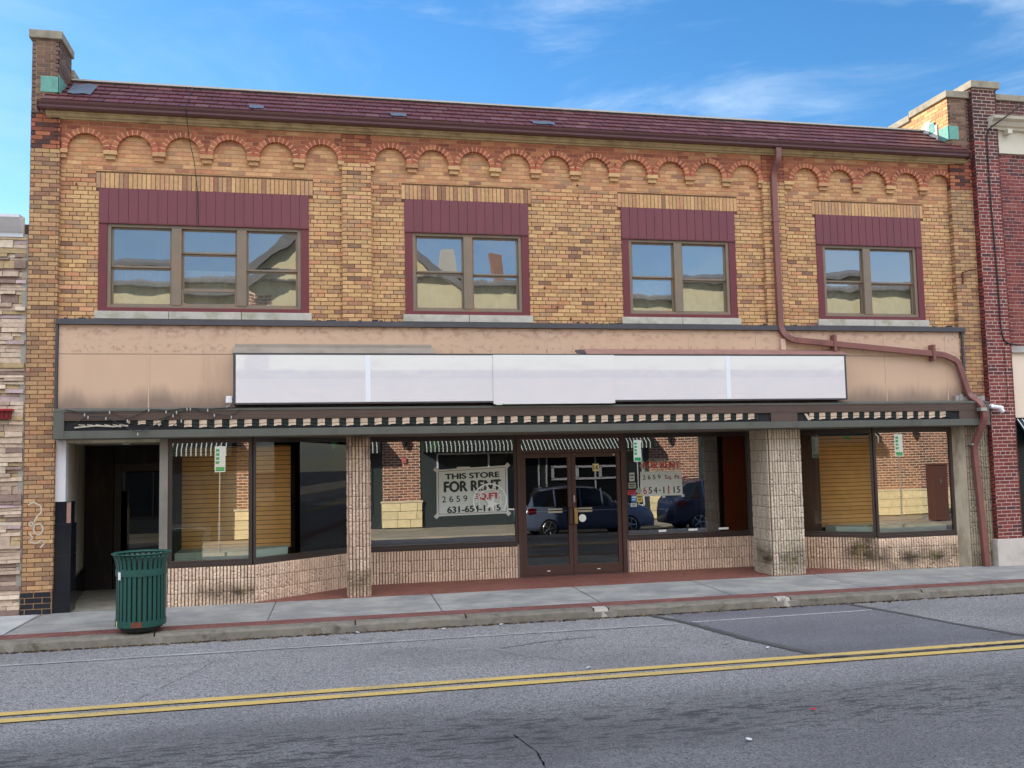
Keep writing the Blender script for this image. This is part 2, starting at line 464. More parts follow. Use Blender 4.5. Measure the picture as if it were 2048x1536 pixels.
# ================================================================ SETTING: ground, road, pavement
def mat_asphalt(name, base, dark, light, patch=False):
    m, t, p, o = newmat(name)
    fine = noise(t, 48, 4, 0.9)
    mid = noise(t, 16, 6, 0.75)
    big = noise(t, 0.5, 5, 0.6, stretch=(0.4, 1.0, 1))
    st = noise(t, 4.5, 6, 0.72, stretch=(0.28, 2.2, 1))
    c = mixc(t, rng(t, fine, 0.40, 0.60), dark, light)
    c = mixc(t, 0.15, c, base)
    c = mixc(t, rng(t, mid, 0.4, 0.7, 0, 0.45), c, light)
    c = mixc(t, rng(t, big, 0.4, 0.68, 0, 0.5), c, tuple(v * 0.66 for v in base))
    # worn dark wheel-path blotches
    g = N(t, "ShaderNodeNewGeometry"); sp = N(t, "ShaderNodeSeparateXYZ"); L(t, g, sp)
    band = mul(t, rng(t, sp.outputs["Y"], -8.6, -7.4), rng(t, sp.outputs["Y"], -6.3, -7.2))
    near = rng(t, sp.outputs["Y"], -5.85, -6.6)
    c = mixc(t, mul(t, near, 0.26), c, tuple(v * 0.42 for v in base))
    c = mixc(t, mul(t, band, 0.30), c, tuple(v * 0.4 for v in base))
    fl = noise(t, 5.0, 5, 0.7, stretch=(0.8, 3.4, 1))
    c = mixc(t, mul(t, band, rng(t, fl, 0.53, 0.57, 0, 0.9)), c, tuple(v * 0.36 for v in base))
    c = mixc(t, rng(t, noise(t, 5.5, 4, 0.6, stretch=(0.7, 4.0, 1)), 0.66, 0.70, 0, 0.7), c, tuple(v * 0.45 for v in base))
    wl_ = noise(t, 3.0, 7, 0.75, stretch=(0.35, 1.6, 1))
    c = mixc(t, rng(t, wl_, 0.62, 0.72, 0, 0.5), c, light)
    c = mixc(t, rng(t, st, 0.70, 0.78, 0, 0.5), c, tuple(v * 0.45 for v in base))
    # fine cracks
    vo = N(t, "ShaderNodeTexVoronoi", feature="DISTANCE_TO_EDGE", i_Scale=0.42)
    ds = N(t, "ShaderNodeVectorMath", operation="MULTIPLY_ADD"); nz = N(t, "ShaderNodeTexNoise", i_Scale=2.2, i_Detail=6.0)
    L(t, g, nz, 0, 0); L(t, nz, ds, 1, 0); ds.inputs[1].default_value = (1.4, 1.4, 0); L(t, g, ds, 0, 2)
    L(t, ds, vo, 0, 0)
    ck = mul(t, rng(t, vo.outputs[0], 0.0, 0.012, 1, 0), rng(t, noise(t, 0.7, 3), 0.5, 0.62))
    c = mixc(t, mul(t, ck, 0.6), c, tuple(v * 0.4 for v in base))
    t.links.new(c, p.inputs["Base Color"])
    p.inputs["Roughness"].default_value = 0.85; p.inputs["Specular IOR Level"].default_value = 0.3
    bump(t, p, mul(t, fine, mid, "ADD"), 0.6, 0.008)
    return m
ASPH = mat_asphalt("worn_asphalt", S(112, 110, 112), S(56, 55, 57), S(178, 175, 174))
ASPH2 = mat_asphalt("patched_asphalt", S(98, 97, 102), S(56, 55, 60), S(148, 146, 150))
ASPH3 = mat_asphalt("slightly_darker_asphalt", S(107, 105, 107), S(54, 53, 56), S(170, 167, 168))
TAR = mat_plain("crack_sealant", S(84, 84, 84), 0.55, 0.1, 8)

def mat_concrete(name, a, b, joints=False):
    m, t, p, o = newmat(name)
    c = mixc(t, rng(t, noise(t, 1.4, 7, 0.65), 0.35, 0.68), a, b)
    c = mixc(t, rng(t, noise(t, 60, 4, 0.7), 0.42, 0.6, 0, 0.35), c, tuple(v * 0.6 for v in a))
    c = mixc(t, rng(t, noise(t, 5, 6, 0.72), 0.6, 0.76, 0, 0.55), c, tuple(v * 0.5 for v in a))
    c = mixc(t, rng(t, noise(t, 9, 1.5, 0.4), 0.74, 0.77, 0, 0.6), c, tuple(v * 0.35 for v in a))
    c = mixc(t, rng(t, noise(t, 0.9, 4, 0.6, stretch=(1, 2.5, 1)), 0.52, 0.66, 0, 0.4), c, tuple(v * 0.62 for v in a))
    t.links.new(c, p.inputs["Base Color"]); p.inputs["Roughness"].default_value = 0.9
    bump(t, p, noise(t, 80, 5), 0.4, 0.005)
    return m
CONC = mat_concrete("sidewalk_concrete", S(136, 135, 133), S(170, 167, 160))
CURBM = mat_concrete("kerb_concrete", S(120, 116, 110), S(152, 146, 138))
CONCL = mat_concrete("pale_concrete", S(172, 172, 172), S(196, 194, 190))
REDTILE = mat_tint("red_quarry_tile", var=0.14, rough=0.6, bmp=0.2)
REDPAVE = mat_tint("red_paver", var=0.16, rough=0.85, bmp=0.4)
GROUT = mat_plain("tile_grout", S(112, 72, 62), 0.9, 0.1, 8)

g = MB(); g.box(-400, 400, -400, 400, -3.3, -3.0)
part(g.build("ground", ASPH2), kind="structure")
rd = MB()
def road_z(y):
    return -0.13 if y > -9.0 else -0.13 - 0.47 * min(1, (-9.0 - y) / 4.5)
ys = [-2.0, -9.0, -10.5, -12.0, -13.5]
for a, b in zip(ys, ys[1:]):
    za, zb = road_z(a), road_z(b)
    rd.face([(-90, a, za), (-90, b, zb), (100, b, zb), (100, a, za)])
rd.face([(-90, -13.5, -0.6), (-90, -13.5, -1.2), (100, -13.5, -1.2), (100, -13.5, -0.6)])
part(rd.build("road", ASPH), kind="structure")
# darker repaved rectangle with sealed edges
pt = MB(); pt.face([(4.93, -2.32, -0.126), (5.5, -5.40, -0.126), (8.49, -5.38, -0.126), (7.90, -2.32, -0.126)])
part(pt.build("road_patch", ASPH2), kind="structure")
def ribbon(pts, wd, z, jit=0.012, n=40):
    m = MB(); P = []
    for i in range(n + 1):
        tt = i / n * (len(pts) - 1); k = min(int(tt), len(pts) - 2); fr = tt - k
        x = pts[k][0] + (pts[k + 1][0] - pts[k][0]) * fr; y = pts[k][1] + (pts[k + 1][1] - pts[k][1]) * fr
        dx = pts[k + 1][0] - pts[k][0]; dy = pts[k + 1][1] - pts[k][1]; l = math.hypot(dx, dy)
        nx, ny = -dy / l, dx / l
        w0 = wd / 2 + rnd.uniform(-jit, jit); w1 = wd / 2 + rnd.uniform(-jit, jit)
        P.append(((x + nx * w0, y + ny * w0, z), (x - nx * w1, y - ny * w1, z)))
    for a, b in zip(P, P[1:]): m.face([a[0], b[0], b[1], a[1]])
    return m
part(ribbon([(4.7, -2.35), (4.95, -3.0), (5.22, -4.3), (5.6, -5.42)], 0.12, -0.121, 0.022).build("road_sealant_strip", TAR), kind="structure")
part(ribbon([(7.82, -2.35), (8.03, -3.2), (8.25, -4.3), (8.55, -5.42)], 0.10, -0.121, 0.015).build("road_sealant_strip", TAR), kind="structure")
part(ribbon([(5.5, -5.57), (6.4, -5.60), (7.5, -5.57), (8.6, -5.55)], 0.04, -0.112, 0.014).build("road_sealant_strip", TAR), kind="structure")
part(ribbon([(2.2, -3.95), (2.8, -3.72), (3.5, -3.62)], 0.018, -0.121, 0.006).build("road_sealant_strip", TAR), kind="structure")

for P in ([(-1.15, -3.6), (-1.3, -4.1), (-1.5, -4.6), (-1.75, -5.3)], [(1.62, -7.4), (1.70, -7.9), (1.66, -8.6)], [(-2.3, -3.7), (-1.9, -3.75), (-.9, -3.6)], [(2.0, -3.9), (2.35, -4.4), (2.9, -4.9)]):
    part(ribbon(P, 0.012, -0.1285, 0.007, 60).build("road_crack", TAR), kind="structure")
pt = MB(); pt.face([(-.2, -7.7, -.1285), (1.5, -6.55, -.1285), (1.95, -7.3, -.1285), (2.15, -9.0, -.1285), (-.1, -9.0, -.1285)])
part(pt.build("road_patch", ASPH3), kind="structure")
def mat_marking(name, col, wear, under):
    m, t, p, o = newmat(name)
    n = noise(t, 26, 7, 0.75); n2 = noise(t, 2.2, 4)
    f = rng(t, mul(t, n, mul(t, n2, 0.6), "ADD"), 0.62 + wear, 0.86 + wear)
    c = mixc(t, mul(t, f, 0.85), tuple(v * 0.95 for v in col), under)
    t.links.new(c, p.inputs["Base Color"]); p.inputs["Roughness"].default_value = 0.75
    bump(t, p, noise(t, 120, 3), 0.4, 0.004)
    return m
YEL = mat_marking("yellow_road_paint", S(212, 180, 104), 0.15, S(150, 138, 108))
WHT = mat_marking("worn_white_paint", S(176, 175, 174), 0.10, S(124, 122, 122))
for y in (-5.475, -5.735):
    part(ribbon([(-90, y), (100, y)], 0.135, -0.1175, 0.003, 400).build("yellow_road_marking", YEL), kind="structure")
part(ribbon([(-60, -3.22), (4.8, -3.12)], 0.075, -0.1225, 0.006, 300).build("white_road_marking", WHT), kind="structure")
WHT2 = mat_marking("white_paint", S(190, 189, 188), 0.12, S(112, 111, 114))
part(ribbon([(5.05, -3.06), (7.85, -2.98)], 0.05, -0.1215, 0.004, 80).build("white_road_marking", WHT2), kind="structure")

# pavement slabs
sw = MB(); zj = 0.0
xs = [-60, -31, -3.95, -0.6, 1.83, 4.2, 6.31, 8.6, 10.9, 13.3, 40, 80]
sw.box(-60, 80, -2.02, 4.2, -0.6, -0.02)
for i, (a, b) in enumerate(zip(xs, xs[1:])):
    sk = 0.0
    # joints lean a little
    d = 0.05
    z = 0.0
    b_ = len(sw.v)
    sw.v += [(a + .008, -0.02, z), (b - .008, -0.02, z), (b - .008 - d, -1.76, z), (a + .008 - d, -1.76, z)]
    sw.f.append((b_, b_ + 1, b_ + 2, b_ + 3)); sw.c.append((1, 1, 1)); sw.m.append(0)
sw.box(-60, 80, -0.025, -0.015, -0.3, -0.001)
part(sw.build("sidewalk", CONC), kind="structure")
gl_ = MB(); gl_.face([(-4.0, -0.1, 0.004), (-4.0, -1.75, 0.004), (-60, -1.75, 0.004), (-60, -0.1, 0.004)])
part(gl_.build("pavement_slab", CONCL), kind="structure")
# band of red pavers
bp = MB(); bm_ = MB()
bm_.box(-60, 60, -2.07, -1.76, -0.3, -0.006)
x = -14.0
while x < 24:
    for r0 in range(3):
        c = jit(S(122, 80, 74), 0.85, 1.12)
        xo = x + (0.1 if r0 % 2 else 0)
        bp.box(xo + .003, xo + .197, -2.066 + r0 * .103, -1.966 + r0 * .103, -0.05, 0.0 + rnd.uniform(-.001, .001), c, skip="d")
    x += 0.2
part(bm_.build("paver_bedding_path", GROUT), kind="structure")
part(bp.build("paver_band_path", REDPAVE), kind="structure")
# kerb with chips and joints
kb = MB(); x = -40.0
kj = [-3.6]
segs = [-40, -20, -8, -2.05, 0.53, 2.05, 3.9, 4.12, 6.75, 6.98, 9.2, 11.9, 20, 40, 60]
for a, b in zip(segs, segs[1:]):
    n = max(2, int((b - a) / 0.12)); pale = (b - a) < 0.3
    col = S(176, 170, 160) if pale else jit(S(122, 116, 106), .92, 1.08)
    P = []
    for i in range(n + 1):
        xx = a + .01 + (b - a - .02) * i / n
        e = 0.05 if i in (0, n) else 0
        j = abs(rnd.gauss(0, 0.006)) + (rnd.random() < .05) * .02
        P.append([(xx, -2.07, -0.004), (xx, -2.27 + e + j * .6, -0.006), (xx, -2.31 + e + j, -0.03 - j - e * .4), (xx, -2.325 + j, -0.2)])
    for p, q in zip(P, P[1:]):
        for k in range(3): kb.face([p[k], p[k + 1], q[k + 1], q[k]], col)
kbm = mat_tint("kerb_stone", var=0.22, scale=7, rough=0.92, bmp=0.7, bscale=40, bdist=0.01, grime=(*S(80, 74, 64), 0.8, 5, 1))
kerbo = part(kb.build("kerb", kbm), kind="structure")
gm = MB()
gm.box(-40, 60, -2.30, -2.08, -0.3, -0.05)
part(gm.build("kerb_bed", CURBM), kind="structure")
# grit and leaf crumbs in the gutter
gr = MB()
for i in range(3600):
    xx = rnd.uniform(-6, 14); yy = -2.335 - abs(rnd.gauss(0, 0.035)); s_ = rnd.uniform(.004, .018)
    zz = -0.127
    c = jit(S(92, 74, 58), .5, 1.3)
    a = rnd.uniform(0, 3.1)
    gr.face([(xx + s_ * 2 * math.cos(a), yy + s_ * math.sin(a), zz + .002), (xx - s_ * math.sin(a), yy + s_ * math.cos(a), zz + s_), (xx - s_ * 2 * math.cos(a), yy - s_ * math.sin(a), zz + .002), (xx + s_ * math.sin(a), yy - s_ * math.cos(a), zz)], c)
o = gr.build("gutter_debris", mat_tint("grit", rough=.95, bmp=0)); part(o, kind="stuff")
LT = [(0.55, -2.42, (230, 230, 225)), (1.7, -2.5, (230, 228, 220)), (2.5, -2.46, (220, 220, 220)), (4.75, -2.45, (225, 225, 225)), (2.9, -5.3, (215, 215, 215)), (4.35, -7.45, (210, 40, 50)), (3.4, -8.1, (230, 230, 228)), (5.2, -4.95, (220, 222, 226))]
for i, (x, y, c) in enumerate(LT):
    m = MB(); s_ = 0.03
    pts = [(x + s_ * rnd.uniform(.7, 1.2) * math.cos(k * 1.05), y + s_ * rnd.uniform(.5, .9) * math.sin(k * 1.05), -0.112 + rnd.uniform(0, .012)) for k in range(6)]
    m.face(pts, S(*c)); m.face([(p[0], p[1], p[2] - .004) for p in pts][::-1], S(*c))
    nm = ["near the kerb left of the trash can's line", "in the gutter below the ribbed post", "in the gutter left of the glass door", "in the gutter beyond the glass door", "on the asphalt just above the double yellow line", "", "on the asphalt at the bottom edge of the view", "on the dark repaved patch of road"][i]
    lb = "small red scrap lying alone on the near asphalt" if c[1] < 100 else "small white paper scrap " + nm
    if i == 0: lb = "small white paper scrap in the gutter just right of the trash can"
    tag(m.build("paper_scrap", mat_tint("scrap", bmp=0), loc=(x, y, -0.12)), lb, "litter", "scraps of litter on the road")

# ================================================================ MAIN BUILDING
bld = thing("brick_store_building", "two storey yellow brick shop building with arched brick frieze, red tile eave and empty storefront", "building", (4.0, 0.0, 0.0))
WIN = [(-3.27, -0.08), (1.475, 3.587), (5.255, 7.39), (8.99, 11.17)]
WZ0, WZ1 = 4.56, 6.50
ZA = 7.085; RI, RO = 0.262, 0.355
BAYS = [([-3.465 + .719 * i for i in range(6)], -3.83, 0.46), ([1.255 + .7065 * i for i in range(10)], 0.92, 7.94), ([8.82 + .694 * i for i in range(5)], 8.37, 11.80)]
XL, XR = -4.24, 12.265
ZREF = 4.42
Bw = MB(); Mw = MB(); Mp = MB()
def pal_field(u, z):
    if z > 7.55: return PAL_ORANGE
    return PAL_Y if z < 6.55 else PAL_YT
opening = [(a, b, WZ0, WZ1) for a, b in WIN]
PAL_COR = [(3, (222, 182, 126)), (2, (208, 160, 112)), (1, (196, 136, 100))]
sold = [(a - 0.05, b + 0.07, WZ1, WZ1 + 0.25) for a, b in WIN]
for arcs, xa, xb in BAYS:
    lay(Bw, Mw, (0, 0, 0), XU, YN, xa, xb, 4.35, 6.7725, pal_field, rects=opening, soldiers=sold, zref=ZREF)
    lay(Bw, Mp, (0, 0, 0), XU, YN, xa, xb, 6.7725, 7.55, pal_field, rects=opening, soldiers=sold, zref=ZREF, header=0)
for a, b, c, d in sold: soldier_row(Bw, a, b, c, d, PAL_SOLD)
part(Mw.build("mortar_wall", MORT, bld), label="brown mortar bed of the upper wall")
Mp.build("mortar_wall", MORT_PALE, bld)
Bw.build("brick_wall", BRICK, bld)
# frieze field projecting above arches
PF = 0.06
def mkclip(arcs):
    rr = RI + 0.012
    def clip(a, b):
        zl = max(a - ZA, 0)
        if zl >= rr: return []
        w_ = math.sqrt(rr * rr - zl * zl)
        return [(x - w_, x + w_) for x in arcs]
    return clip
for arcs, xa, xb in BAYS:
    Bf = MB(); Mf = MB()
    lay(Bf, Mf, (0, -PF, 0), XU, YN, xa - .002, xb + .002, ZA, 7.56, lambda u, z: PAL_R if z < 7.5 else PAL_ORANGE, clip=mkclip(arcs), zref=ZREF, header=0, depth=PF)
    fz = Bf.build("frieze_brickwork", BRICK, bld)
    Mf.build("mortar", MORT_PALE, fz)
# arches with corbels
for arcs, xa, xb in BAYS:
    for k, cx in enumerate(arcs):
        m = MB(); nv = 13
        for i in range(nv):
            a0 = math.pi * i / nv + 0.030; a1 = math.pi * (i + 1) / nv - 0.030
            pr = PF + 0.016 + rnd.uniform(-.002, .002)
            col = pick(PAL_RING)
            pts = []
            for (aa, rr) in ((a0, RI), (a1, RI), (a1, RO - .004), ((a0), RO - .004)):
                pts.append((cx + rr * math.cos(aa), ZA + rr * math.sin(aa)))
            if i in (0, nv - 1): pass
            fr = [(p[0], -pr, p[1]) for p in pts]; bk = [(p[0], 0.004, p[1]) for p in pts]
            m.face(fr, col)
            for j in range(4): m.face([fr[j], fr[(j + 1) % 4], bk[(j + 1) % 4], bk[j]], col)
        # mortar body
        cyl = []
        n = 26; colm = S(210, 170, 128)
        for i in range(n + 1):
            a = math.pi * i / n
            cyl.append(((cx + (RI + .004) * math.cos(a), ZA + (RI + .004) * math.sin(a)), (cx + (RO - .008) * math.cos(a), ZA + (RO - .008) * math.sin(a))))
        for (i0, o0), (i1, o1) in zip(cyl, cyl[1:]):
            y = -(PF + 0.010)
            m.face([(i0[0], y, i0[1]), (o0[0], y, o0[1]), (o1[0], y, o1[1]), (i1[0], y, i1[1])], colm)
            m.face([(i0[0], y, i0[1]), (i1[0], y, i1[1]), (i1[0], 0.004, i1[1]), (i0[0], 0.004, i0[1])], colm)
        m.build("arch", BRICK, bld)
    step = arcs[1] - arcs[0]
    cs = [arcs[0] - step / 2] + [a + step / 2 for a in arcs]
    for k, cx in enumerate(cs):
        m = MB()
        l = 0.10; r = 0.10
        if k == 0: l = max(0.0, cx - xa - .001)
        if k == len(cs) - 1: r = max(0.0, xb - cx - .001)
        l = min(l, .1); r = min(r, .1)
        c1, c2 = pick(PAL_COR), pick(PAL_COR)
        m.box(cx - l, cx + r, -.085, .004, ZA - .066, ZA - .002, c1)
        m.box(cx - l * .76, cx + r * .76, -.05, .004, ZA - .134, ZA - .069, c2)
        m.build("corbel", BRICK, bld, bevel=.003)
# pilasters
PP = 0.075
def pilaster(x0, x1, z0, z1, palf, name="pilaster", dep=PP, mat=MORT, header=0, y0=0.0):
    B = MB(); M = MB()
    O = (0, y0 - dep, 0)
    lay(B, M, O, XU, YN, x0, x1, z0, z1, palf, zref=ZREF, header=header, depth=dep)
    # side faces
    lay(B, M, (x0, y0, 0), (0, -1, 0), (-1, 0, 0), -.0, dep, z0, z1, palf, zref=ZREF, header=0, depth=.02)
    lay(B, M, (x1, y0 - dep, 0), (0, 1, 0), (1, 0, 0), 0, dep, z0, z1, palf, zref=ZREF, header=0, depth=.02)
    p = B.build(name, BRICK, bld)
    b = MB(); b.v = M.v; b.f = M.f; b.c = M.c; b.m = M.m
    b.build("mortar", mat, p)
    return p
def pal_pil(u, z): return PAL_R if z > 7.09 else PAL_Y
def pal_cor(u, z):
    if z > 7.62: return PAL_GREY
    if z > 7.09: return PAL_REDD if rnd.random() < .35 else PAL_R
    return PAL_YC
pilaster(0.46, 0.92, 4.35, 7.62, pal_pil)
pilaster(7.94, 8.37, 4.35, 7.62, pal_pil)
pilaster(XL, -3.83, 0.33, 7.62, pal_cor, dep=0.10)
pilaster(11.80, XR, 3.0, 7.62, pal_cor, dep=0.10)
# black glazed brick foot under left pilaster
m = MB(); mm = MB()
lay(m, mm, (0, -.105, 0), XU, YN, XL - .02, -3.84, -0.02, 0.33, lambda u, z: [(1, (26, 30, 38)), (1, (34, 38, 46))], zref=0, header=0, depth=.08, course=.083, blen=.24)
ft = m.build("glazed_brick_foot", mat_tint("black_glazed_brick", rough=.25, bmp=.1, var=.2, spec=.6), bld)
mm.build("joint", MORT_PALE, ft)
# parapet piers / party walls that rise beside the roof
def party(x0, x1, zt, side, steps, yb=8.0):
    B = MB(); M = MB()
    y0 = -0.10
    lay(B, M, (0, y0, 0), XU, YN, x0, x1, 7.62, zt, lambda u, z: PAL_GREY, zref=ZREF, header=0, depth=.05)
    # inner side wall running back
    zcur = zt; yprev = y0
    sk = steps + [(yb, 0)]
    for (ys_, dz) in sk:
        for sgn, xx in ((1, x1), (-1, x0)):
            U = (0, 1, 0) if sgn > 0 else (0, -1, 0)
            O = (xx, yprev, 0) if sgn > 0 else (xx, ys_, 0)
            pl = (lambda u, z: PAL_ORANGE) if (side == "r" and sgn < 0) else (lambda u, z: PAL_GREY)
            if side == "r" and sgn < 0: pl = lambda u, z: [(3, (226, 172, 112)), (2, (206, 150, 96)), (1, (180, 128, 88))]
            lay(B, M, O, U, (sgn, 0, 0), 0, ys_ - yprev, 6.6, zcur, pl, zref=ZREF, header=0, depth=.05)
        M.box(x0 + .02, x1 - .02, yprev + .02, ys_, 6.6, zcur - .002)
        yprev = ys_; zcur -= dz
    p = B.build("parapet_pier", BRICK, bld)
    M.build("mortar", MORT_PALE, p)
    C = MB(); yprev = y0 - .05; zcur = zt
    for i, (ys_, dz) in enumerate(sk):
        C.box(x0 - .05, x1 + .05, yprev, ys_ - .004, zcur + .002, zcur + .135)
        yprev = ys_; zcur -= dz
    C.build("coping", CAPST, p, bevel=.012)
    return p
pl_ = party(-4.24, -3.86, 8.79, "l", [(0.62, 0.30), (1.35, 0.22), (2.2, 0.12)], 3.2)
pr_ = party(11.83, XR, 8.84, "r", [(1.0, 0.06), (3.4, 0.08)], 7.0)
c = MB(); c.box(-4.115, -3.852, -.118, -.104, 7.95, 8.20); c.box(-3.862, -3.846, -.118, .30, 7.95, 8.22)
c.build("copper_flashing", COPPER, bld)
c = MB(); c.box(11.80, 12.03, -.118, -.104, 8.03, 8.29); c.box(11.812, 11.824, -.118, .16, 8.02, 8.30)
c.build("copper_flashing", COPPER, bld)
c = MB()
rr2 = random.Random(3)
for i in range(9):
    y = .2 + i * .09
    c.box(11.80, 11.818, y, y + .085, 8.1, 8.36 + .22 * math.exp(-((i - 2.6) / 2.6) ** 2) + rr2.uniform(-.03, .03))
c.build("tar_patch", mat_plain("whitewashed_flashing", S(222, 222, 214), .8, .15, 14, dirt=(*S(110, 112, 108), .9)), bld)
c = MB(); c.box(11.79, 11.80, .26, .42, 8.3, 8.5); c.build("copper_flashing", COPPER, bld)
# little chimney far behind on the right
c = MB(); mq = MB()
for (O, U, Nn, l) in (((10.75, 5.6, 0), (1, 0, 0), (0, -1, 0), .5), ((10.75, 6.1, 0), (0, -1, 0), (-1, 0, 0), .5)):
    lay(c, mq, O, U, Nn, 0, l, 7.9, 10.15, lambda u, z: PAL_REDD, header=0, depth=.05)
mq.box(10.77, 11.23, 5.62, 6.08, 7.9, 10.14)
ch = c.build("chimney", BRICK, bld); mq.build("mortar", MORT_PALE, ch)
# cornice board under the eave
m = MB()
m.extrude([(0, 7.545), (-.10, 7.545), (-.11, 7.565), (-.15, 7.57), (-.18, 7.60), (-.205, 7.605), (-.205, 7.70), (0, 7.70)], -4.02, 12.13)
m.build("cornice_board", CREAM, bld)
# gutter
m = MB()
gp = [(-.20, 7.63), (-.29, 7.63), (-.315, 7.65), (-.318, 7.68), (-.345, 7.71), (-.355, 7.74), (-.340, 7.743), (-.33, 7.71), (-.20, 7.66)]
m.extrude(gp, -4.10, 12.09)
m.box(-4.103, -4.10, -.35, -.16, 7.60, 7.735); m.box(12.09, 12.093, -.35, -.16, 7.60, 7.735)
m.box(-4.06, 12.06, -.215, -.15, 7.63, 7.73)
gut = m.build("gutter", GUTTER, bld)
# roof of tiles
SL = math.radians(35); ct, st_ = math.cos(SL), math.sin(SL)
def RP(x, s_, h): return (x, -.335 + s_ * ct - h * st_, 7.735 + s_ * st_ + h * ct)
TP = mat_tint("glazed_roof_tile", rough=.5, var=.12, scale=9, bmp=.25, bscale=60, spec=.4, grime=(*S(80, 54, 58), .35, 3, 1))
m = MB(); nrow = 5; ex = .235
for r0 in range(nrow):
    x = -4.05 - (0.11 if r0 % 2 else 0)
    while x < 12.05:
        w_ = .222; a = max(x, -4.05) + .006; b = min(x + w_, 12.05) - .006; x += w_
        if b - a < .03: continue
        col = jit((S(104, 58, 58) if rnd.random() < .85 else S(116, 74, 72)), .8, 1.12)
        s0 = r0 * ex; s1_ = s0 + ex + .05; j = rnd.uniform(-.003, .003)
        h0 = .034 + j; h1 = .006
        lower = [RP(a, s0, h0), RP(b, s0, h0)]; upper = [RP(a, s1_, h1), RP(b, s1_, h1)]
        m.face([lower[0], lower[1], upper[1], upper[0]], col)
        m.face([RP(a, s0, 0), RP(b, s0, 0), lower[1], lower[0]], tuple(v * .8 for v in col))
        m.face([RP(a, s0, 0), lower[0], upper[0], RP(a, s1_, 0)], col); m.face([RP(b, s0, 0), lower[1], upper[1], RP(b, s1_, 0)], col)
roof = m.build("tiled_roof", TP, bld)
m = MB(); sT = nrow * ex
a, b = -4.06, 11.83
m.face([RP(a, -.02, 0), RP(b, -.02, 0), RP(b, sT, 0), RP(a, sT, 0)])
tp = RP(0, sT, 0)
m.box(a, 11.83, tp[1] - .01, tp[1] + .05, 7.7, tp[2] + .02)
m.box(-3.86, 11.83, tp[1] + .05, 9.5, 7.5, 7.9)
m.build("roof_deck", TARP, roof)
m = MB(); m.box(-3.84, 11.82, tp[1] - .06, tp[1] + .05, tp[2] + .022, tp[2] + .05)
m.build("ridge_cap", mat_plain("pale_ridge_metal", S(178, 172, 160), .5, .12, 5), roof)
for i, (x, w_) in enumerate(((-1.0, .22), (1.25, .25), (3.65, .38), (-3.75, .35))):
    m = MB()
    s0, s1_ = (.05, .26) if i < 3 else (.3, 1.0)
    pts = [RP(x + w_ * u, s0 + (s1_ - s0) * v, .045 + rnd.uniform(0, .004)) for u, v in ((0, .1), (.3, 0), (.7, .1), (1, 0), (1.02, .8), (.6, 1), (.25, .85), (-.02, .9))]
    m.face(pts); m.build("roof_patch", TARP, roof)
for x in (0.05, -.1):
    pass
m = MB(); m.lathe([(.05, 8.25), (.05, 8.42), (.075, 8.43), (.06, 8.48), (0.0, 8.49)], 12, (-1.1, 1.2)); m.build("vent_pipe", TARP, roof)
# ---- fascia of tan panels
TAN = None
def mat_tan():
    m, t, p, o = newmat("tan_enamel_panel")
    g_ = N(t, "ShaderNodeNewGeometry"); sp = N(t, "ShaderNodeSeparateXYZ"); L(t, g_, sp)
    c = mixc(t, noise(t, 1.1, 3), S(188, 156, 130), S(203, 171, 144))
    # water stains under the top flashing and soot above the canopy
    top = rng(t, sp.outputs["Z"], 4.02, 4.30); n_ = noise(t, 7, 8, 0.75, stretch=(1, 1, 1.6))
    c = mixc(t, mul(t, rng(t, n_, .50, .58), mul(t, top, .55)), c, S(142, 104, 88))
    mid = mul(t, rng(t, sp.outputs["Z"], 3.88, 3.93), rng(t, sp.outputs["Z"], 4.08, 4.0))
    c = mixc(t, mul(t, rng(t, noise(t, 11, 7, .7), .52, .60), mul(t, mid, .5)), c, S(138, 104, 90))
    st2 = noise(t, 2.4, 5, .6, stretch=(1, 1, .22))
    low = rng(t, mul(t, sp.outputs["Z"], mul(t, st2, .5), "SUBTRACT"), 3.15, 2.80)
    c = mixc(t, mul(t, low, .75), c, S(104, 88, 82))
    c = mixc(t, rng(t, noise(t, 1.7, 6, .7, stretch=(1, 1, .12)), .55, .75, 0, .35), c, S(128, 100, 84))
    t.links.new(c, p.inputs["Base Color"]); p.inputs["Roughness"].default_value = .5
    bump(t, p, noise(t, 1.5, 3), .25, .02)
    return m
TAN = mat_tan()
m = MB(); ed = [-3.80] + [-2.5 + 1.272 * k for k in range(12)]; ed = [e for e in ed if e < 11.7] + [11.82]
for a, b in zip(ed, ed[1:]):
    m.box(a + .004, b - .004, -.10, -.02, 3.885, 4.33); m.box(a + .004, b - .004, -.10, -.02, 3.0, 3.878)
fas = m.build("fascia_panel", TAN, bld, bevel=.003)
m = MB()
for e in ed[1:-1]: m.box(e - .009, e + .009, -.106, -.05, 3.0, 4.33)
m.build("seam_batten", mat_plain("tan_seam", S(196, 168, 146), .5, .1, 4), fas)
m = MB()
m.extrude([(-.02, 4.435), (-.155, 4.42), (-.16, 4.335), (-.10, 4.33), (-.02, 4.33)], -3.83, 11.90)
m.box(-3.835, -3.80, -.14, 0, 3.03, 4.33); m.box(11.82, 11.86, -.14, 0, 3.0, 4.33)
m.build("dark_flashing", BLACKTRIM, bld)
m = MB()
for i in range(150):
    x = rnd.uniform(-3.8, 11.8)
    if any(a - .1 < x < b + .1 for a, b in WIN) : continue
    w_ = rnd.uniform(.02, .09); m.box(x, x + w_, -rnd.uniform(.02, .09), .0, 4.43, 4.436 + rnd.uniform(.006, .022))
m.build("roofing_cement", mat_plain("black_cement", S(48, 46, 48), .8, .2, 20), bld)

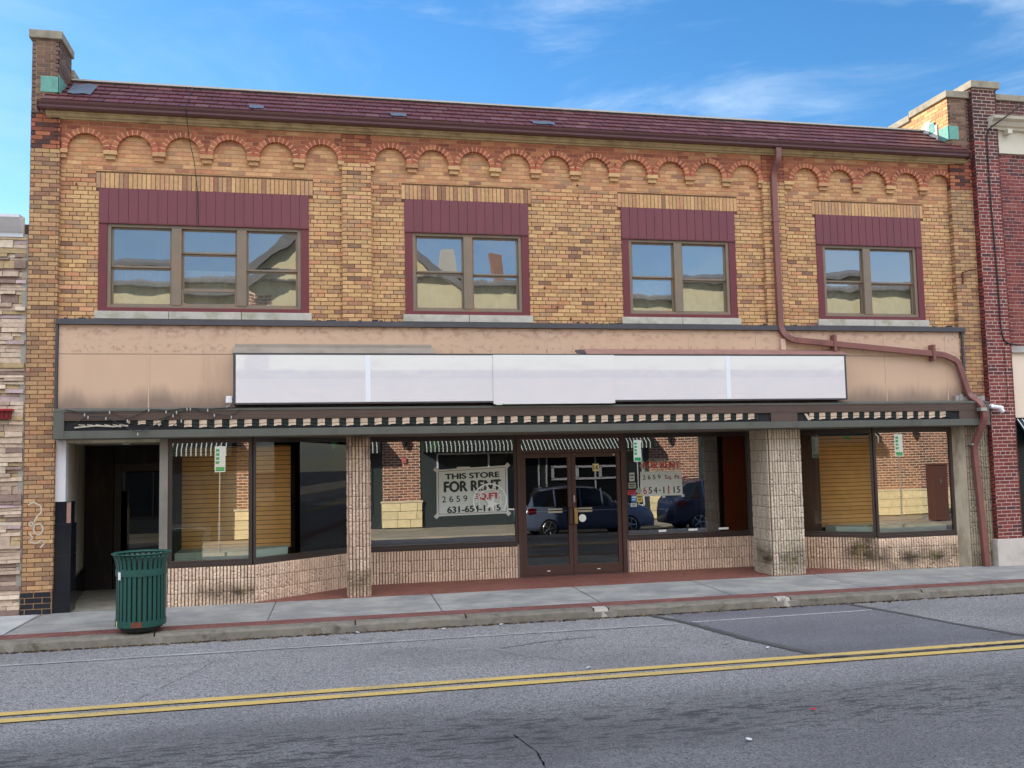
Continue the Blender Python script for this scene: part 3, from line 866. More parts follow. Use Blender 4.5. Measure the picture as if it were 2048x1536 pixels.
# ---- upper windows
SH = S(215, 210, 195)
CURT = mat_plain("sheer_grey_curtain", S(150, 146, 134), .9, .12, 9, dirt=(*S(120, 118, 110), .4), streak=True)
def upper_window(i, x0, x1, mull, rails):
    wn = MB()
    # surround
    wn.box(x0, x0 + .125, -.02, .14, WZ0, 5.95); wn.box(x1 - .125, x1, -.02, .14, WZ0, 5.95)
    wn.box(x0 + .125, x1 - .125, -.02, .14, WZ0, WZ0 + .06)
    win = wn.build("window", MAROON_D, bld)
    m = MB(); nb = round((x1 - x0) / .148); bw = (x1 - x0) / nb
    for k in range(nb): m.box(x0 + k * bw + .004, x0 + (k + 1) * bw - .004, -.032, -.012, 5.955, WZ1 - .006)
    m.box(x0, x1, -.022, .14, 5.952, WZ1); m.box(x0 - .004, x1 + .004, -.036, -.005, 5.94, 5.951)
    m.build("siding_panel", MAROON, win)
    m = MB()
    a, b, z0, z1 = x0 + .125, x1 - .125, WZ0 + .06, 5.94
    m.box(a, a + .055, 0.0, .12, z0, z1); m.box(b - .055, b, 0.0, .12, z0, z1)
    m.box(a + .055, b - .055, .0, .12, z1 - .05, z1); m.box(a + .055, b - .055, .0, .12, z0, z0 + .045)
    cells = []; cur = a + .055
    for mx_ in mull:
        m.box(mx_ - .075, mx_ + .075, -.008, .12, z0 + .045, z1 - .05); cells.append((cur, mx_ - .075)); cur = mx_ + .075
    cells.append((cur, b - .055))
    m.build("frame", TAUPE, win, bevel=.004)
    zb, zt = z0 + .045, z1 - .05
    for k, (ca, cb) in enumerate(cells):
        rl = rails[k]
        bz = [zb] + rl + [zt]
        for q in range(len(bz) - 1):
            lo, hi = bz[q], bz[q + 1]
            yy = .045 if q == len(bz) - 2 else .07
            if len(rl) == 2 and q == 0: yy = .02
            s_ = MB(); f = .03
            s_.box(ca, ca + f, yy, yy + .025, lo, hi); s_.box(cb - f, cb, yy, yy + .025, lo, hi)
            s_.box(ca + f, cb - f, yy, yy + .025, hi - f, hi); s_.box(ca + f, cb - f, yy, yy + .025, lo, lo + f)
            so_ = s_.build("sash", TAUPE, win, bevel=.003)
            g_ = MB(); tl = rnd.uniform(-.004, .004); tw = rnd.uniform(-.003, .003)
            g_.face([(ca + f, yy + .012 + tl, lo + f), (cb - f, yy + .012 + tl + tw, lo + f), (cb - f, yy + .012 - tl + tw, hi - f), (ca + f, yy + .012 - tl, hi - f)])
            g_.build("pane", GLASS_UP, so_, recalc=False)
    m = MB(); m.face([(x0 + .1, .30, WZ0), (x1 - .1, .30, WZ0), (x1 - .1, .30, 6.0), (x0 + .1, .30, 6.0)])
    # folds
    m = MB(); x = x0 + .1; k = 0
    while x < x1 - .1:
        m.face([(x, .28 + .012 * (k % 2), WZ0), (x + .06, .28 + .012 * ((k + 1) % 2), WZ0), (x + .06, .28 + .012 * ((k + 1) % 2), 5.28), (x, .28 + .012 * (k % 2), 5.28)]); x += .06; k += 1
    m.build("curtain", CURT, win)
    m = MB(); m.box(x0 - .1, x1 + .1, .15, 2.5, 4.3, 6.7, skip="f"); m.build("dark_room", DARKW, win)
    s_ = MB(); n = 3 if x1 - x0 > 2.5 else 2; ww = (x1 - x0 + .09) / n
    for k in range(n): s_.box(x0 - .045 + k * ww + .004, x0 - .045 + (k + 1) * ww - .004, -.065, .04, 4.437, WZ0 - .003)
    s_.build("stone_sill", SILLST, win, bevel=.006)
    return win
x0 = WIN[0][0]
upper_window(0, *WIN[0], [x0 + 1.15, x0 + 2.14], [[5.26], [4.92, 5.50], [5.24]])
upper_window(1, *WIN[1], [WIN[1][0] + 1.06], [[5.28], [5.25]])
upper_window(2, *WIN[2], [WIN[2][0] + 1.04], [[5.27], [5.24]])
upper_window(3, *WIN[3], [WIN[3][0] + 1.02], [[5.26], [5.25]])

# ---- sign box
SIGNM, t, p, o = newmat("white_acrylic_face")
c = mixc(t, noise(t, 1.2, 3), (0.60, 0.62, 0.66), (0.65, 0.67, 0.70)); t.links.new(c, p.inputs["Base Color"])
p.inputs["Roughness"].default_value = 0.06; p.inputs["Specular IOR Level"].default_value = 0.9; p.inputs["Coat Weight"].default_value = 0.6; p.inputs["Coat Roughness"].default_value = 0.01; p.inputs["Coat IOR"].default_value = 2.2
bump(t, p, mul(t, noise(t, 1.3, 2, stretch=(1, 1, 1.5)), mul(t, noise(t, 7, 3), .18), "ADD"), 1.0, 0.005)
sg = thing("sign_box", "long blank white sign box mounted over the canopy of the empty store", "sign", (4.0, -.25, 3.0))
m = MB()
m.box(-1.225, 9.24, -.40, -.11, 3.07, 3.095); m.box(-1.225, 9.24, -.40, -.11, 3.845, 3.87)
m.box(-1.225, -1.19, -.40, -.11, 3.095, 3.845); m.box(9.21, 9.24, -.40, -.11, 3.095, 3.845); m.box(-1.19, 9.21, -.2, -.11, 3.095, 3.845)
m.build("frame", BLACKTRIM, sg)
je = [-1.188, 0.83, 2.87, 4.90, 6.98, 9.208]
for k, (a, b) in enumerate(zip(je, je[1:])):
    m = MB()
    if k == 2: m.box(a - .02, b + .02, -.416, -.404, 3.045, 3.85)
    else: m.box(a + .002, b - .002, -.398, -.385, 3.097, 3.843)
    m.build("face_panel", SIGNM, sg)
for x in (.83, 6.98):
    m = MB(); m.box(x - .04, x + .04, -.402, -.3985, 3.10, 3.84); m.build("joint_strip", mat_plain("bright_joint_strip", (0.74, .76, .8), .4, .02, 5), sg)
m = MB(); m.box(2.88, 3.0, -.423, -.417, 3.03, 3.06); m.box(3.02, 4.88, -.422, -.417, 3.04, 3.055); m.build("tape_strip", TAPE, sg)
m = MB(); m.extrude([(-.11, 4.00), (-.40, 3.875), (-.40, 3.871), (-.11, 3.871)], -1.235, 1.91); m.extrude([(-.108, 4.045), (-.115, 4.045), (-.115, 4.0), (-.108, 4.0)], -1.22, 1.88)
m.build("top_cap", mat_plain("grey_beige_metal", S(146, 136, 124), .5, .15, 3, dirt=(*S(110, 100, 92), .5)), sg)
m = MB(); m.extrude([(-.11, 3.99), (-.40, 3.875), (-.40, 3.871), (-.11, 3.871)], 4.42, 9.30)
m.build("top_cap", mat_plain("pink_brown_metal", S(150, 112, 102), .5, .15, 3, dirt=(*S(116, 84, 78), .5)), sg)
m = MB(); m.extrude([(-.30, 3.95), (-.41, 3.885), (-.41, 3.875), (-.28, 3.93)], 4.28, 4.44); m.build("bent_flashing", BLACKTRIM, sg)
fl = thing("flood_light", "small white junction box fitting at the left end of the blank sign", "light", (-1.3, -.2, 3.1))
m = MB(); m.box(-1.34, -1.24, -.32, -.22, 3.10, 3.21); m.build("housing", WHITE, fl, bevel=.012)
m = MB(); m.tube([(-1.27, -.26, 3.10), (-1.30, -.25, 3.06), (-1.33, -.22, 3.05), (-1.34, -.18, 3.04)], .008, 6); m.build("cable", WHITE, fl)

# ---- canopy
cn = MB()
cn.extrude([(-.05, 3.06), (-.30, 3.035), (-.36, 3.02), (-.36, 2.985), (-.34, 2.985), (-.34, 3.0), (-.05, 3.03)], -3.79, 12.14)
cn.box(-3.785, 12.13, -.30, -.02, 2.60, 2.995)      # core
cn.box(-3.64, 7.78, -.35, -.22, 2.585, 2.70); cn.box(8.28, 11.52, -.35, -.22, 2.585, 2.70)
cn.box(7.78, 8.28, -.349, -.22, 2.588, 2.697); cn.box(11.52, 12.14, -.35, -.22, 2.585, 2.70)
cn.box(-3.79, -3.64, -.356, -.2, 2.583, 2.985)
cn.box(12.0, 12.145, -.356, -.2, 2.583, 2.98)
cano = cn.build("canopy", CANOPY, bld, bevel=.004)
m = MB()
for k in range(6):
    z = 2.853 + k * .022
    m.box(-3.64, 12.0, -.345 - (.004 if k % 2 else 0), -.25, z, z + .022)
m.box(7.78, 8.28, -.34, -.25, 2.70, 2.852); m.box(11.52, 12.0, -.34, -.25, 2.70, 2.852)
m.build("ribbed_fascia", CANOPYBR, cano)
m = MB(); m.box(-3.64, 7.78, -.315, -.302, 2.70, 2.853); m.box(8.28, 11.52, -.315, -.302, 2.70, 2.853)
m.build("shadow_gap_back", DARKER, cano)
m = MB(); m.box(-3.8, 12.1, -.3, 1.75, 2.575, 2.584); m.build("soffit", SOFFIT, cano)
def valance(xa, xb, ph):
    m = MB(); st = .2215; n = int((xb - xa) / (st / 8)); dx = (xb - xa) / n
    cols = (S(196, 172, 150), S(34, 42, 40))
    def zb(x):
        d = min(x - xa, xb - x)
        return 2.722 + .024 * abs(math.sin(math.pi * (x - ph) / st)) - .008 * math.sin(3.1 * x) + (max(0, .9 - (x - xa)) * .06 if xa < -2 else 0)
    rowz = [0, .36, .42, 1]
    for i in range(n):
        x = xa + i * dx
        k = int(math.floor((x - ph) / (st / 2))) % 2
        for r0 in range(3):
            pts = []
            for (xx, rr) in ((x, rowz[r0]), (x + dx, rowz[r0]), (x + dx, rowz[r0 + 1]), (x, rowz[r0 + 1])):
                zt = 2.846; z = zb(xx) + (zt - zb(xx)) * rr
                y = -.33 + .006 * math.cos(2 * math.pi * (xx - ph) / st) + (.008 if rr in (.36,) else 0)
                pts.append((xx, y, z))
            c = cols[k]
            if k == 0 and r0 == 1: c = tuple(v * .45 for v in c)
            if k == 0 and rnd.random() < .04: c = tuple(v * .8 for v in c)
            m.face(pts, c)
    return m
VAL = mat_tint("awning_canvas", rough=.9, var=.18, scale=14, bmp=.4, bscale=40, bdist=.006, grime=(*S(90, 76, 60), .4, 6, 1))
va = thing("awning_valance", "long scalloped striped awning edge tucked in the canopy slot between entry and thick pier", "awning", (2.0, -.33, 2.8), "striped valances in the canopy slot")
valance(-2.75, 7.55, 0.02).build("striped_fabric", VAL, va)
m = MB(); m.tube([(-3.5, -.325, 2.75), (-3.2, -.33, 2.775), (-2.95, -.33, 2.76), (-2.75, -.33, 2.77)], .012, 6, col=S(190, 180, 165)); 
for k in range(6):
    x = -3.45 + k * .12; m.face([(x, -.335, 2.80), (x + .09, -.335, 2.795 - k * .004), (x + .1, -.333, 2.775 - k * .004), (x + .01, -.333, 2.785)], S(185, 170, 150))
m.build("torn_end", VAL, va)
vb = thing("awning_valance", "short scalloped striped awning edge tucked in the canopy slot right of the thick pier", "awning", (10.0, -.33, 2.8), "striped valances in the canopy slot")
valance(8.52, 11.35, 0.05).build("striped_fabric", VAL, vb)
m = MB(); m.face([(8.42, -.335, 2.83), (8.47, -.335, 2.835), (8.55, -.333, 2.72), (8.49, -.333, 2.715)], S(190, 175, 155)); m.build("torn_end", VAL, vb)

# ---- ribbed masonry
def ribs(B, M, O, U, Nn, u0, u1, z0, z1, c0, c1, dep=.030, pitch=.051, course=.2, foot=None, seed=1):
    rr = random.Random(seed)
    n = max(1, round((u1 - u0) / pitch)); pw = (u1 - u0) / n
    k = 0; z = z0
    while z < z1 - .02:
        zt = min(z + course, z1)
        for i in range(n):
            a = u0 + i * pw + pw * .13 * rr.uniform(.7, 1.3); b = u0 + (i + 1) * pw - pw * .10 * rr.uniform(.6, 1.3)
            tt = rr.random(); base = tuple(c0[j] + (c1[j] - c0[j]) * tt for j in range(3))
            f = rr.uniform(.88, 1.1); base = tuple(v * f for v in base)
            nz = 8; prev = None; b0 = base
            for q in range(nz + 1):
                zz = z + .0035 + (zt - z - .007) * q / nz
                d = dep * rr.uniform(.74, 1.0) * (.45 if rr.random() < .035 else 1)
                sh = rr.uniform(-.004, .004)
                base = b0
                if foot:
                    nn_ = mnoise.noise(Vector(((a + b) * 2.1 + seed, zz * 5.2, seed * 3.1))) + .5 * mnoise.noise(Vector((a * 9, zz * 19, seed)))
                    g_ = max(0, min(1, foot(0.5 * (a + b), zz) * (1.0 + .8 * nn_)))
                    gc = S(112, 104, 66) if mnoise.noise(Vector((a * 5, zz * 4, 7))) > .15 else S(86, 76, 62)
                    base = tuple(base[j] * (1 - g_) + gc[j] * g_ for j in range(3))
                if q in (0, nz): d *= .85
                def P(u, nn): return (O[0] + U[0] * u + Nn[0] * nn, O[1] + U[1] * u + Nn[1] * nn, O[2] + zz)
                cc = [P(a, 0), P(a + .004 + sh, d * rr.uniform(.7, 1)), P(b - .004 + sh, d), P(b, 0)]
                if prev:
                    for e in range(3): B.face([prev[e], prev[e + 1], cc[e + 1], cc[e]], base)
                else: B.face(cc, base)
                prev = cc
            B.face(prev, base)
        z = zt
    M.obox(O, U, Nn, u0, u1, -.06, .004, z0, z1)
def ribbed(name, faces, c0, c1, parent=bld, foot=None, core=None, seed=1, **kw):
    B = MB(); M = MB()
    for (O, U, Nn, u0, u1, z0, z1) in faces:
        ribs(B, M, O, U, Nn, u0, u1, z0, z1, c0, c1, foot=foot, seed=seed, **kw); seed += 1
    if core: M.box(*core)
    p = B.build(name, RIB, parent)
    M.build("joint", RIBM, p)
    return p
PK0, PK1 = S(228, 200, 176), S(214, 186, 162)
GY0, GY1 = S(204, 190, 170), S(186, 172, 154)
def g1(u, z): return .75 * max(0, 1 - abs(z - .3) / .3) if z < .45 else (.55 * max(0, (z - 1.75) / .8) * (1 if .0 < u else 1))
p1 = ribbed("ribbed_pier", [((.53, 0, 0), XU, YN, 0, .325, 0, 2.575), ((.53, .35, 0), (0, -1, 0), (-1, 0, 0), 0, .33, 0, 2.575), ((.855, .0, 0), (0, 1, 0), (1, 0, 0), 0.02, .35, 0, 2.575)], S(206, 180, 158), S(184, 158, 138), foot=g1, core=(.545, .84, .015, .35, 0, 2.574))
def g2(u, z): return .8 * max(0, 1 - abs(z - .3) / .35) * (1 if u > .12 else .2)
p2 = ribbed("ribbed_pier", [((7.88, 0, 0), XU, YN, 0, .62, 0, 2.575), ((7.88, .68, 0), (0, -1, 0), (-1, 0, 0), 0, .67, 0, 2.575), ((8.5, .0, 0), (0, 1, 0), (1, 0, 0), .02, .68, 0, 2.575)], GY0, GY1, foot=g2, core=(7.9, 8.48, .02, .68, 0, 2.574), seed=11)
p3 = ribbed("ribbed_pier", [((11.80, -.08, 0), XU, YN, 0, .56, 0, 2.575), ((12.36, -.08, 0), (0, 1, 0), (1, 0, 0), 0.0, .4, 0, 2.575)], S(160, 148, 128), S(140, 128, 110), foot=lambda u, z: .3 * (z < .3), core=(11.82, 12.34, -.05, .4, 0, 2.574), seed=21)
m = MB(); m.face([(11.64, .06, 0), (11.80, -.09, 0), (11.80, -.09, 2.575), (11.64, .06, 2.575)]); m.face([(11.64, .06, 0), (11.64, .3, 0), (11.64, .3, 2.575), (11.64, .06, 2.575)])
m.build("smooth_corner", mat_plain("stained_cement", S(168, 156, 136), .9, .15, 5, dirt=(*S(96, 84, 64), .8), streak=True), p3)

# ---- storefront
def wallframe(a, b):
    dx, dy = b[0] - a[0], b[1] - a[1]; l = math.hypot(dx, dy)
    U = (dx / l, dy / l, 0); Nn = (dy / l, -dx / l, 0)
    return (a[0], a[1], 0), U, Nn, l
def shop_window(name, a, b, z0, z1, fr=.05, glass=GLASS, frame=BRONZE, left=True, right=True, ledge=True, head=True):
    O, U, Nn, l = wallframe(a, b)
    m = MB()
    lo = fr if left else 0; ro = fr if right else 0
    m.obox(O, U, Nn, 0, l, -.06, .045, z0 - .10, z0 - .045)
    m.obox(O, U, Nn, 0, l, -.05, .03, z0 - .045, z0)
    m.obox(O, U, Nn, 0, l, -.05, .03, z1, 2.574)
    if left: m.obox(O, U, Nn, 0, fr, -.05, .032, z0, z1)
    if right: m.obox(O, U, Nn, l - fr, l, -.05, .032, z0, z1)
    w_ = m.build(name, frame, bld, bevel=.003)
    g_ = MB(); 
    def P(u, z): return (O[0] + U[0] * u, O[1] + U[1] * u, z)
    g_.face([P(lo, z0), P(l - ro, z0), P(l - ro, z1), P(lo, z1)])
    g_.build("pane", glass, w_, recalc=False)
    return w_
# left display window: flush light then one running back to the doorway
shop_window("shop_window", (-2.22, .03), (-.965, .03), .685, 2.50, fr=.055)
GLASSA = mat_glass("angled_window_glass", tint=(0.92, 0.95, 0.95), refl=-0.005, wave=0.0008, wscale=0.9)
shop_window("shop_window", (-.965, .03), (.74, 1.40), .685, 2.50, fr=.05, glass=GLASSA)
shop_window("shop_window", (.74, 1.40), (3.60, 1.40), .665, 2.49, fr=.05)
shop_window("shop_window", (5.66, 1.40), (8.16, 1.40), .69, 2.49, fr=.04)
shop_window("shop_window", (8.16, 1.40), (10.0, .10), .68, 2.485, fr=.05, glass=GLASSA)
shop_window("shop_window", (10.0, .10), (11.64, .10), .665, 2.48, fr=.05)
def bulk(a, b, z1=.585, seed=1, foot=None):
    O, U, Nn, l = wallframe(a, b)
    return ribbed("bulkhead", [(O, U, Nn, 0, l, -.01, z1)], PK0, PK1, foot=foot, seed=seed)
bulk((-2.22, .0), (-.93, .0), seed=31, foot=lambda u, z: .8 * max(0, 1 - abs(z - .18) / .2) * min(1, max(0, u - .15) * 2))
bulk((-.93, .0), (.76, 1.37), seed=32, foot=lambda u, z: .3 * max(0, 1 - z / .2) * max(0, 1 - u))
bulk((.74, 1.37), (3.58, 1.37), .565, seed=33)
bulk((5.68, 1.37), (8.2, 1.37), .585, seed=34)
bulk((8.16, 1.37), (10.0, .07), .58, seed=35, foot=lambda u, z: .9 * max(0, min(1, (u - 1.5) / .4)) * min(1, z / .3))
bulk((10.0, .07), (11.64, .07), .565, seed=36, foot=lambda u, z: .75 * max(0, 1 - abs(z - .22) / .3))
m = MB(); m.box(3.575, 3.605, 1.33, 1.5, 0, .60); m.box(5.655, 5.685, 1.33, 1.5, 0, .60); m.build("bulkhead_trim", GREYFR, bld)

# entrance: transom, two leaves
dr = MB()
dr.box(3.60, 3.68, 1.34, 1.48, 0, 2.574); dr.box(5.58, 5.66, 1.34, 1.48, 0, 2.574)
dr.box(3.68, 5.58, 1.34, 1.48, 2.235, 2.295); dr.box(3.68, 5.58, 1.34, 1.48, 2.49, 2.574); dr.box(3.60, 5.66, 1.30, 1.5, -.005, .018)
ent = dr.build("entrance_frame", DOORBR, bld, bevel=.004)
g_ = MB(); g_.face([(3.68, 1.40, 2.295), (5.58, 1.40, 2.295), (5.58, 1.402, 2.49), (3.68, 1.402, 2.49)]); g_.build("transom_pane", GLASS, ent, recalc=False)
def leaf(x0, x1, hs):
    m = MB(); y0, y1 = 1.37, 1.42
    m.box(x0, x0 + .075, y0, y1, .02, 2.23); m.box(x1 - .075, x1, y0, y1, .02, 2.23)
    m.box(x0 + .075, x1 - .075, y0, y1, 2.15, 2.23); m.box(x0 + .075, x1 - .075, y0, y1, .02, .20)
    d = m.build("glass_door", DOORBR, bld, bevel=.004)
    g_ = MB(); g_.face([(x0 + .075, 1.395, .20), (x1 - .075, 1.395, .20), (x1 - .075, 1.397, 2.15), (x0 + .075, 1.397, 2.15)]); g_.build("pane", GLASSD, d, recalc=False)
    hx = x1 - .045 if hs > 0 else x0 + .045
    h = MB(); h.tube([(hx, 1.37, .93), (hx, 1.31, .94), (hx, 1.31, 1.22), (hx, 1.37, 1.23)], .012, 8, rect=(.06, .018)); h.build("pull_handle", BRASS if hs < 0 else DOORBR, d)
    h = MB(); c = (x0 + x1) / 2 + (.12 if hs > 0 else -.0)
    c = (x0 + .62) if hs > 0 else (x0 + .24)
    h.box(c - .135, c + .135, 1.425, 1.45, 1.15, 1.165); h.box(c - .135, c + .135, 1.375, 1.394, 1.14, 1.175); h.box(c - .135, c + .135, 1.375, 1.394, 1.195, 1.22)
    h.box(x0 + .08, x1 - .08, 1.405, 1.425, 1.165, 1.175)
    h.build("push_bar", mat_plain("dull_silver", S(176, 170, 150), .35, .1, 6, metal=.6), d)
    k = MB(); k.box((x0 + x1) / 2 - .03, (x0 + x1) / 2 + .03, 1.364, 1.372, .09, .105); k.build("door_badge", WHITE, d)
    if hs < 0:
        k = MB(); k.box(x0 + .02, x0 + .05, 1.36, 1.372, 1.33, 1.45); k.build("lock_plate", CHROME, d)
        k = MB(); k.box(x1 - .14, x1 - .11, 1.36, 1.372, 2.17, 2.20); k.build("door_badge", WHITE, d)
    return d
leaf(3.685, 4.627, 1); leaf(4.633, 5.575, -1)

# tile apron in front of the recessed doorway
tl = MB(); tg = MB()
tg.face([(-.95, -.05, .0), (9.9, -.05, .0), (8.2, 1.42, .0), (.75, 1.42, .0)])
y = -.06; r0 = 0
while y < 1.42:
    x = -.9 + (.075 if r0 % 2 else 0)
    while x < 9.9:
        yy = y + .075
        xl = -.93 + max(0, yy) * 1.234 - .1; xr = 10.0 - max(0, yy) * 1.43 + .1
        if x > xl and x + .15 < xr:
            c = jit(S(128, 82, 72), .88, 1.1)
            tl.box(x + .003, x + .147, y + .003, min(y + .147, 1.42), -.01, .006, c, skip="d")
        x += .15
    y += .15; r0 += 1
tlo = tl.build("tile_apron_path", REDTILE); part(tlo, kind="structure")
part(tg.build("tile_bed_path", GROUT), kind="structure")

# ---- left entry recess
m = MB(); m.box(-3.83, -3.68, -.04, .10, 1.65, 2.575); 
wp = m.build("white_corner_panel", WHITEP, bld, bevel=.003)
m = MB(); m.box(-3.835, -3.59, -.045, .28, 0, .86); m.box(-3.835, -3.59, -.043, .28, .865, 1.32); m.box(-3.83, -3.60, -.03, .2, 1.32, 1.649)
m.build("black_panel", BLACKGL, bld, bevel=.003)
m = MB(); m.box(-3.66, -3.60, -.036, -.031, 1.33, 1.64); m.build("broken_backing", mat_plain("exposed_backing", S(150, 116, 104), .9, .25, 20, dirt=(*S(60, 52, 50), .7)), bld)
m = MB(); m.face([(-3.69, .102, .42), (-3.98, 2.5, .42), (-3.98, 2.5, 2.575), (-3.69, .102, 2.575)]); m.face([(-3.80, .102, .42), (-3.69, .102, .42), (-3.69, .102, 2.575), (-3.80, .102, 2.575)])
m.build("recess_wall", BEIGEW, bld)
m = MB(); m.face([(-3.66, .285, 0), (-3.95, 2.5, 0), (-3.95, 2.5, .42), (-3.66, .285, .42)]); m.face([(-3.66, .285, .42), (-3.95, 2.5, .42), (-4.05, 2.5, .42), (-3.75, .285, .42)]); m.build("recess_base", BLACKGL, bld)
m = MB(); m.box(-4.0, -3.50, 2.45, 2.62, 0, 2.574); m.box(-3.5, -2.2, 2.5, 2.62, 2.2, 2.574); m.box(-2.62, -2.2, 2.5, 2.62, 0, 2.2)
m.build("entry_surround", mat_plain("peeling_dark_wood", S(30, 25, 25), .7, .25, 8, dirt=(*S(78, 64, 54), .5), streak=True, bmp=.6), bld)
m = MB(); x0, x1 = -3.5, -2.62
m.box(x0, x0 + .12, 2.52, 2.57, .02, 2.2); m.box(x1 - .12, x1, 2.52, 2.57, .02, 2.2); m.box(x0 + .12, x1 - .12, 2.52, 2.57, 2.06, 2.2); m.box(x0 + .12, x1 - .12, 2.52, 2.57, .02, .55)
ed_ = m.build("entry_door", mat_plain("dark_brown_door", S(44, 34, 32), .5, .15, 6), bld, bevel=.005)
g_ = MB(); g_.face([(x0 + .12, 2.545, .55), (x1 - .12, 2.56, .55), (x1 - .12, 2.56, 2.06), (x0 + .12, 2.545, 2.06)]); g_.build("pane", mat_glass("entry_glass", tint=(.25, .25, .27), refl=.02, wave=.0006), ed_, recalc=False)
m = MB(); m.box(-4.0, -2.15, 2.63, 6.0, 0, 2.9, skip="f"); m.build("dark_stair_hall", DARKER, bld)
m = MB(); m.box(x1 - .1, x1 - .06, 2.49, 2.52, .98, 1.12); m.tube([(x1 - .08, 2.49, 1.05), (x1 - .08, 2.45, 1.05)], .025, 10); m.build("handle", CHROME, ed_)
m = MB(); m.box(-2.345, -2.222, -.02, .14, 0, 2.574); m.build("entry_post", GREYFR, bld, bevel=.003)
m = MB(); m.box(-2.30, -2.24, .14, 2.6, 0, 2.574); m.build("recess_side_wall", DARKER, bld)
m = MB(); m.box(-4.0, -2.25, .1, 2.7, 2.53, 2.574); m.build("recess_ceiling", BEIGEW, bld)
m = MB(); m.face([(-3.68, -.02, .004), (-2.3, -.02, .004), (-2.3, 2.5, .004), (-4.0, 2.5, .004)]); part(m.build("recess_floor", mat_plain("dirty_concrete", S(140, 134, 120), .9, .2, 6, dirt=(*S(80, 76, 66), .6))), kind="structure")
m = MB(); m.lathe([(0, 2.505), (.07, 2.51), (.08, 2.53)], 16, (-3.0, .9)); m.build("recess_lamp", WHITE, bld)

# ---- shop interior
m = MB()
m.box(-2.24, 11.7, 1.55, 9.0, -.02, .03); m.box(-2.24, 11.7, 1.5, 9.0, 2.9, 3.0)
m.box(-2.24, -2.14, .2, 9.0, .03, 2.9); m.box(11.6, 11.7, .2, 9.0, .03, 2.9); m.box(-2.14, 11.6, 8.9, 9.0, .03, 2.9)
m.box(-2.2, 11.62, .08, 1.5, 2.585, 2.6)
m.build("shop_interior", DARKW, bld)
SLAT = mat_tint("wood_slat_board", rough=.5, var=.12, scale=5, bmp=.1)
def slatwall(name, x0, x1, y, z0, z1, rev=None):
    m = MB(); z = z0; k = 0
    while z < z1:
        c = jit(S(232, 176, 102), .93, 1.06)
        m.box(x0, x1, y, y + .02, z + .008, min(z + .074, z1), c); z += .076
    m.box(x0, x1, y + .012, y + .03, z0, z1, S(90, 58, 34))
    return m.build(name, SLAT, bld)
slatwall("slat_board", -2.13, -.40, .85, .76, 2.45)
slatwall("slat_board", 9.42, 11.6, .98, .72, 2.45)
def poly_prism(P, z0, z1):
    m = MB(); n = len(P)
    m.face([(x, y, z1) for x, y in P]); m.face([(x, y, z0) for x, y in P][::-1])
    for i in range(n): a, b = P[i], P[(i + 1) % n]; m.face([(a[0], a[1], z0), (b[0], b[1], z0), (b[0], b[1], z1), (a[0], a[1], z1)])
    return m
m = poly_prism([(-2.13, .09), (-.98, .09), (-.44, .53), (-.44, .84), (-2.13, .84)], .60, .80); m.build("display_deck", DECK, bld, bevel=.004)
m = poly_prism([(9.48, .58), (10.0, .22), (11.5, .17), (11.5, .95), (9.48, .95)], .58, .765); m.build("display_deck", DECK, bld, bevel=.004)
m = MB(); 
for k in range(14):
    x = 9.95 + k * .07; m.tube([(x, .3 + .02 * math.sin(k), .765 + .02 * abs(math.sin(k * 1.3))), (x + .075, .3 + .02 * math.sin(k + 1), .765 + .02 * abs(math.sin((k + 1) * 1.3)))], .012, 5)
m.build("crumpled_paper", mat_plain("kraft_paper", S(170, 140, 96), .8, .1, 9), bld)
m = MB(); m.box(8.95, 9.42, .96, .99, .1, 2.57); m.build("brown_side_panel", BROWNPAN, bld)
m = MB(); m.box(7.85, 8.35, 3.0, 3.3, .03, 2.9); m.build("interior_column", DARKW, bld)
m = MB(); m.box(8.37, 8.9, 2.95, 3.0, .03, 2.9); m.build("red_panel", REDPAN, bld)
m = MB(); m.box(.9, 3.55, 2.1, 2.14, .05, 2.2); m.build("interior_screen", mat_plain("dark_grey_screen", S(52, 58, 60), .7, .08, 3), bld)

# ---- downspout
def smooth_path(P, r=.08, n=5):
    P = [Vector(p) for p in P]; out = [P[0]]
    for a, b, c in zip(P, P[1:], P[2:]):
        d1 = (a - b); d2 = (c - b); k = min(r, d1.length * .45, d2.length * .45)
        s_, e_ = b + d1.normalized() * k, b + d2.normalized() * k
        for i in range(n + 1):
            t_ = i / n; out.append(s_.lerp(b, t_).lerp(b.lerp(e_, t_), t_))
    out.append(P[-1]); return out
m = MB()
path = smooth_path([(8.17, -.27, 7.62), (8.17, -.27, 7.40), (8.13, -.135, 7.18), (8.14, -.135, 4.33), (8.30, -.19, 4.16), (11.38, -.19, 3.895), (11.66, -.19, 3.78), (11.86, -.20, 3.12), (11.93, -.41, 2.98), (11.99, -.42, 2.72), (11.90, -.20, 2.22), (11.93, -.17, 2.0), (12.0, -.16, 1.0), (12.04, -.17, .0)], .10)
m.tube(path, .05, rect=(.105, .08), up=(0, 1, 0))
ds = m.build("downspout", PIPE, bld, bevel=.008)
for (x, z) in ((8.135, 6.3), (9.15, 4.09), (11.15, 3.92)):
    m = MB()
    if z > 5: m.box(x - .07, x + .07, -.18, -.09, z, z + .03)
    else: m.box(x - .025, x + .025, -.245, -.11, z - .14, z + .16)
    m.build("strap", PIPE, ds)
m = MB(); m.box(11.83, 11.97, -.245, -.11, 2.22, 2.255); m.build("strap", GALV, ds)
m = MB(); m.box(11.87, 12.0, -.475, -.36, 2.84, 2.90); m.build("strap", GALV, ds)
m = MB(); m.box(8.13, 8.22, -.16, -.102, 3.98, 4.18); m.build("stub_outlet", mat_plain("pale_stub", S(198, 168, 146), .6, .1, 8), ds)
m = MB()
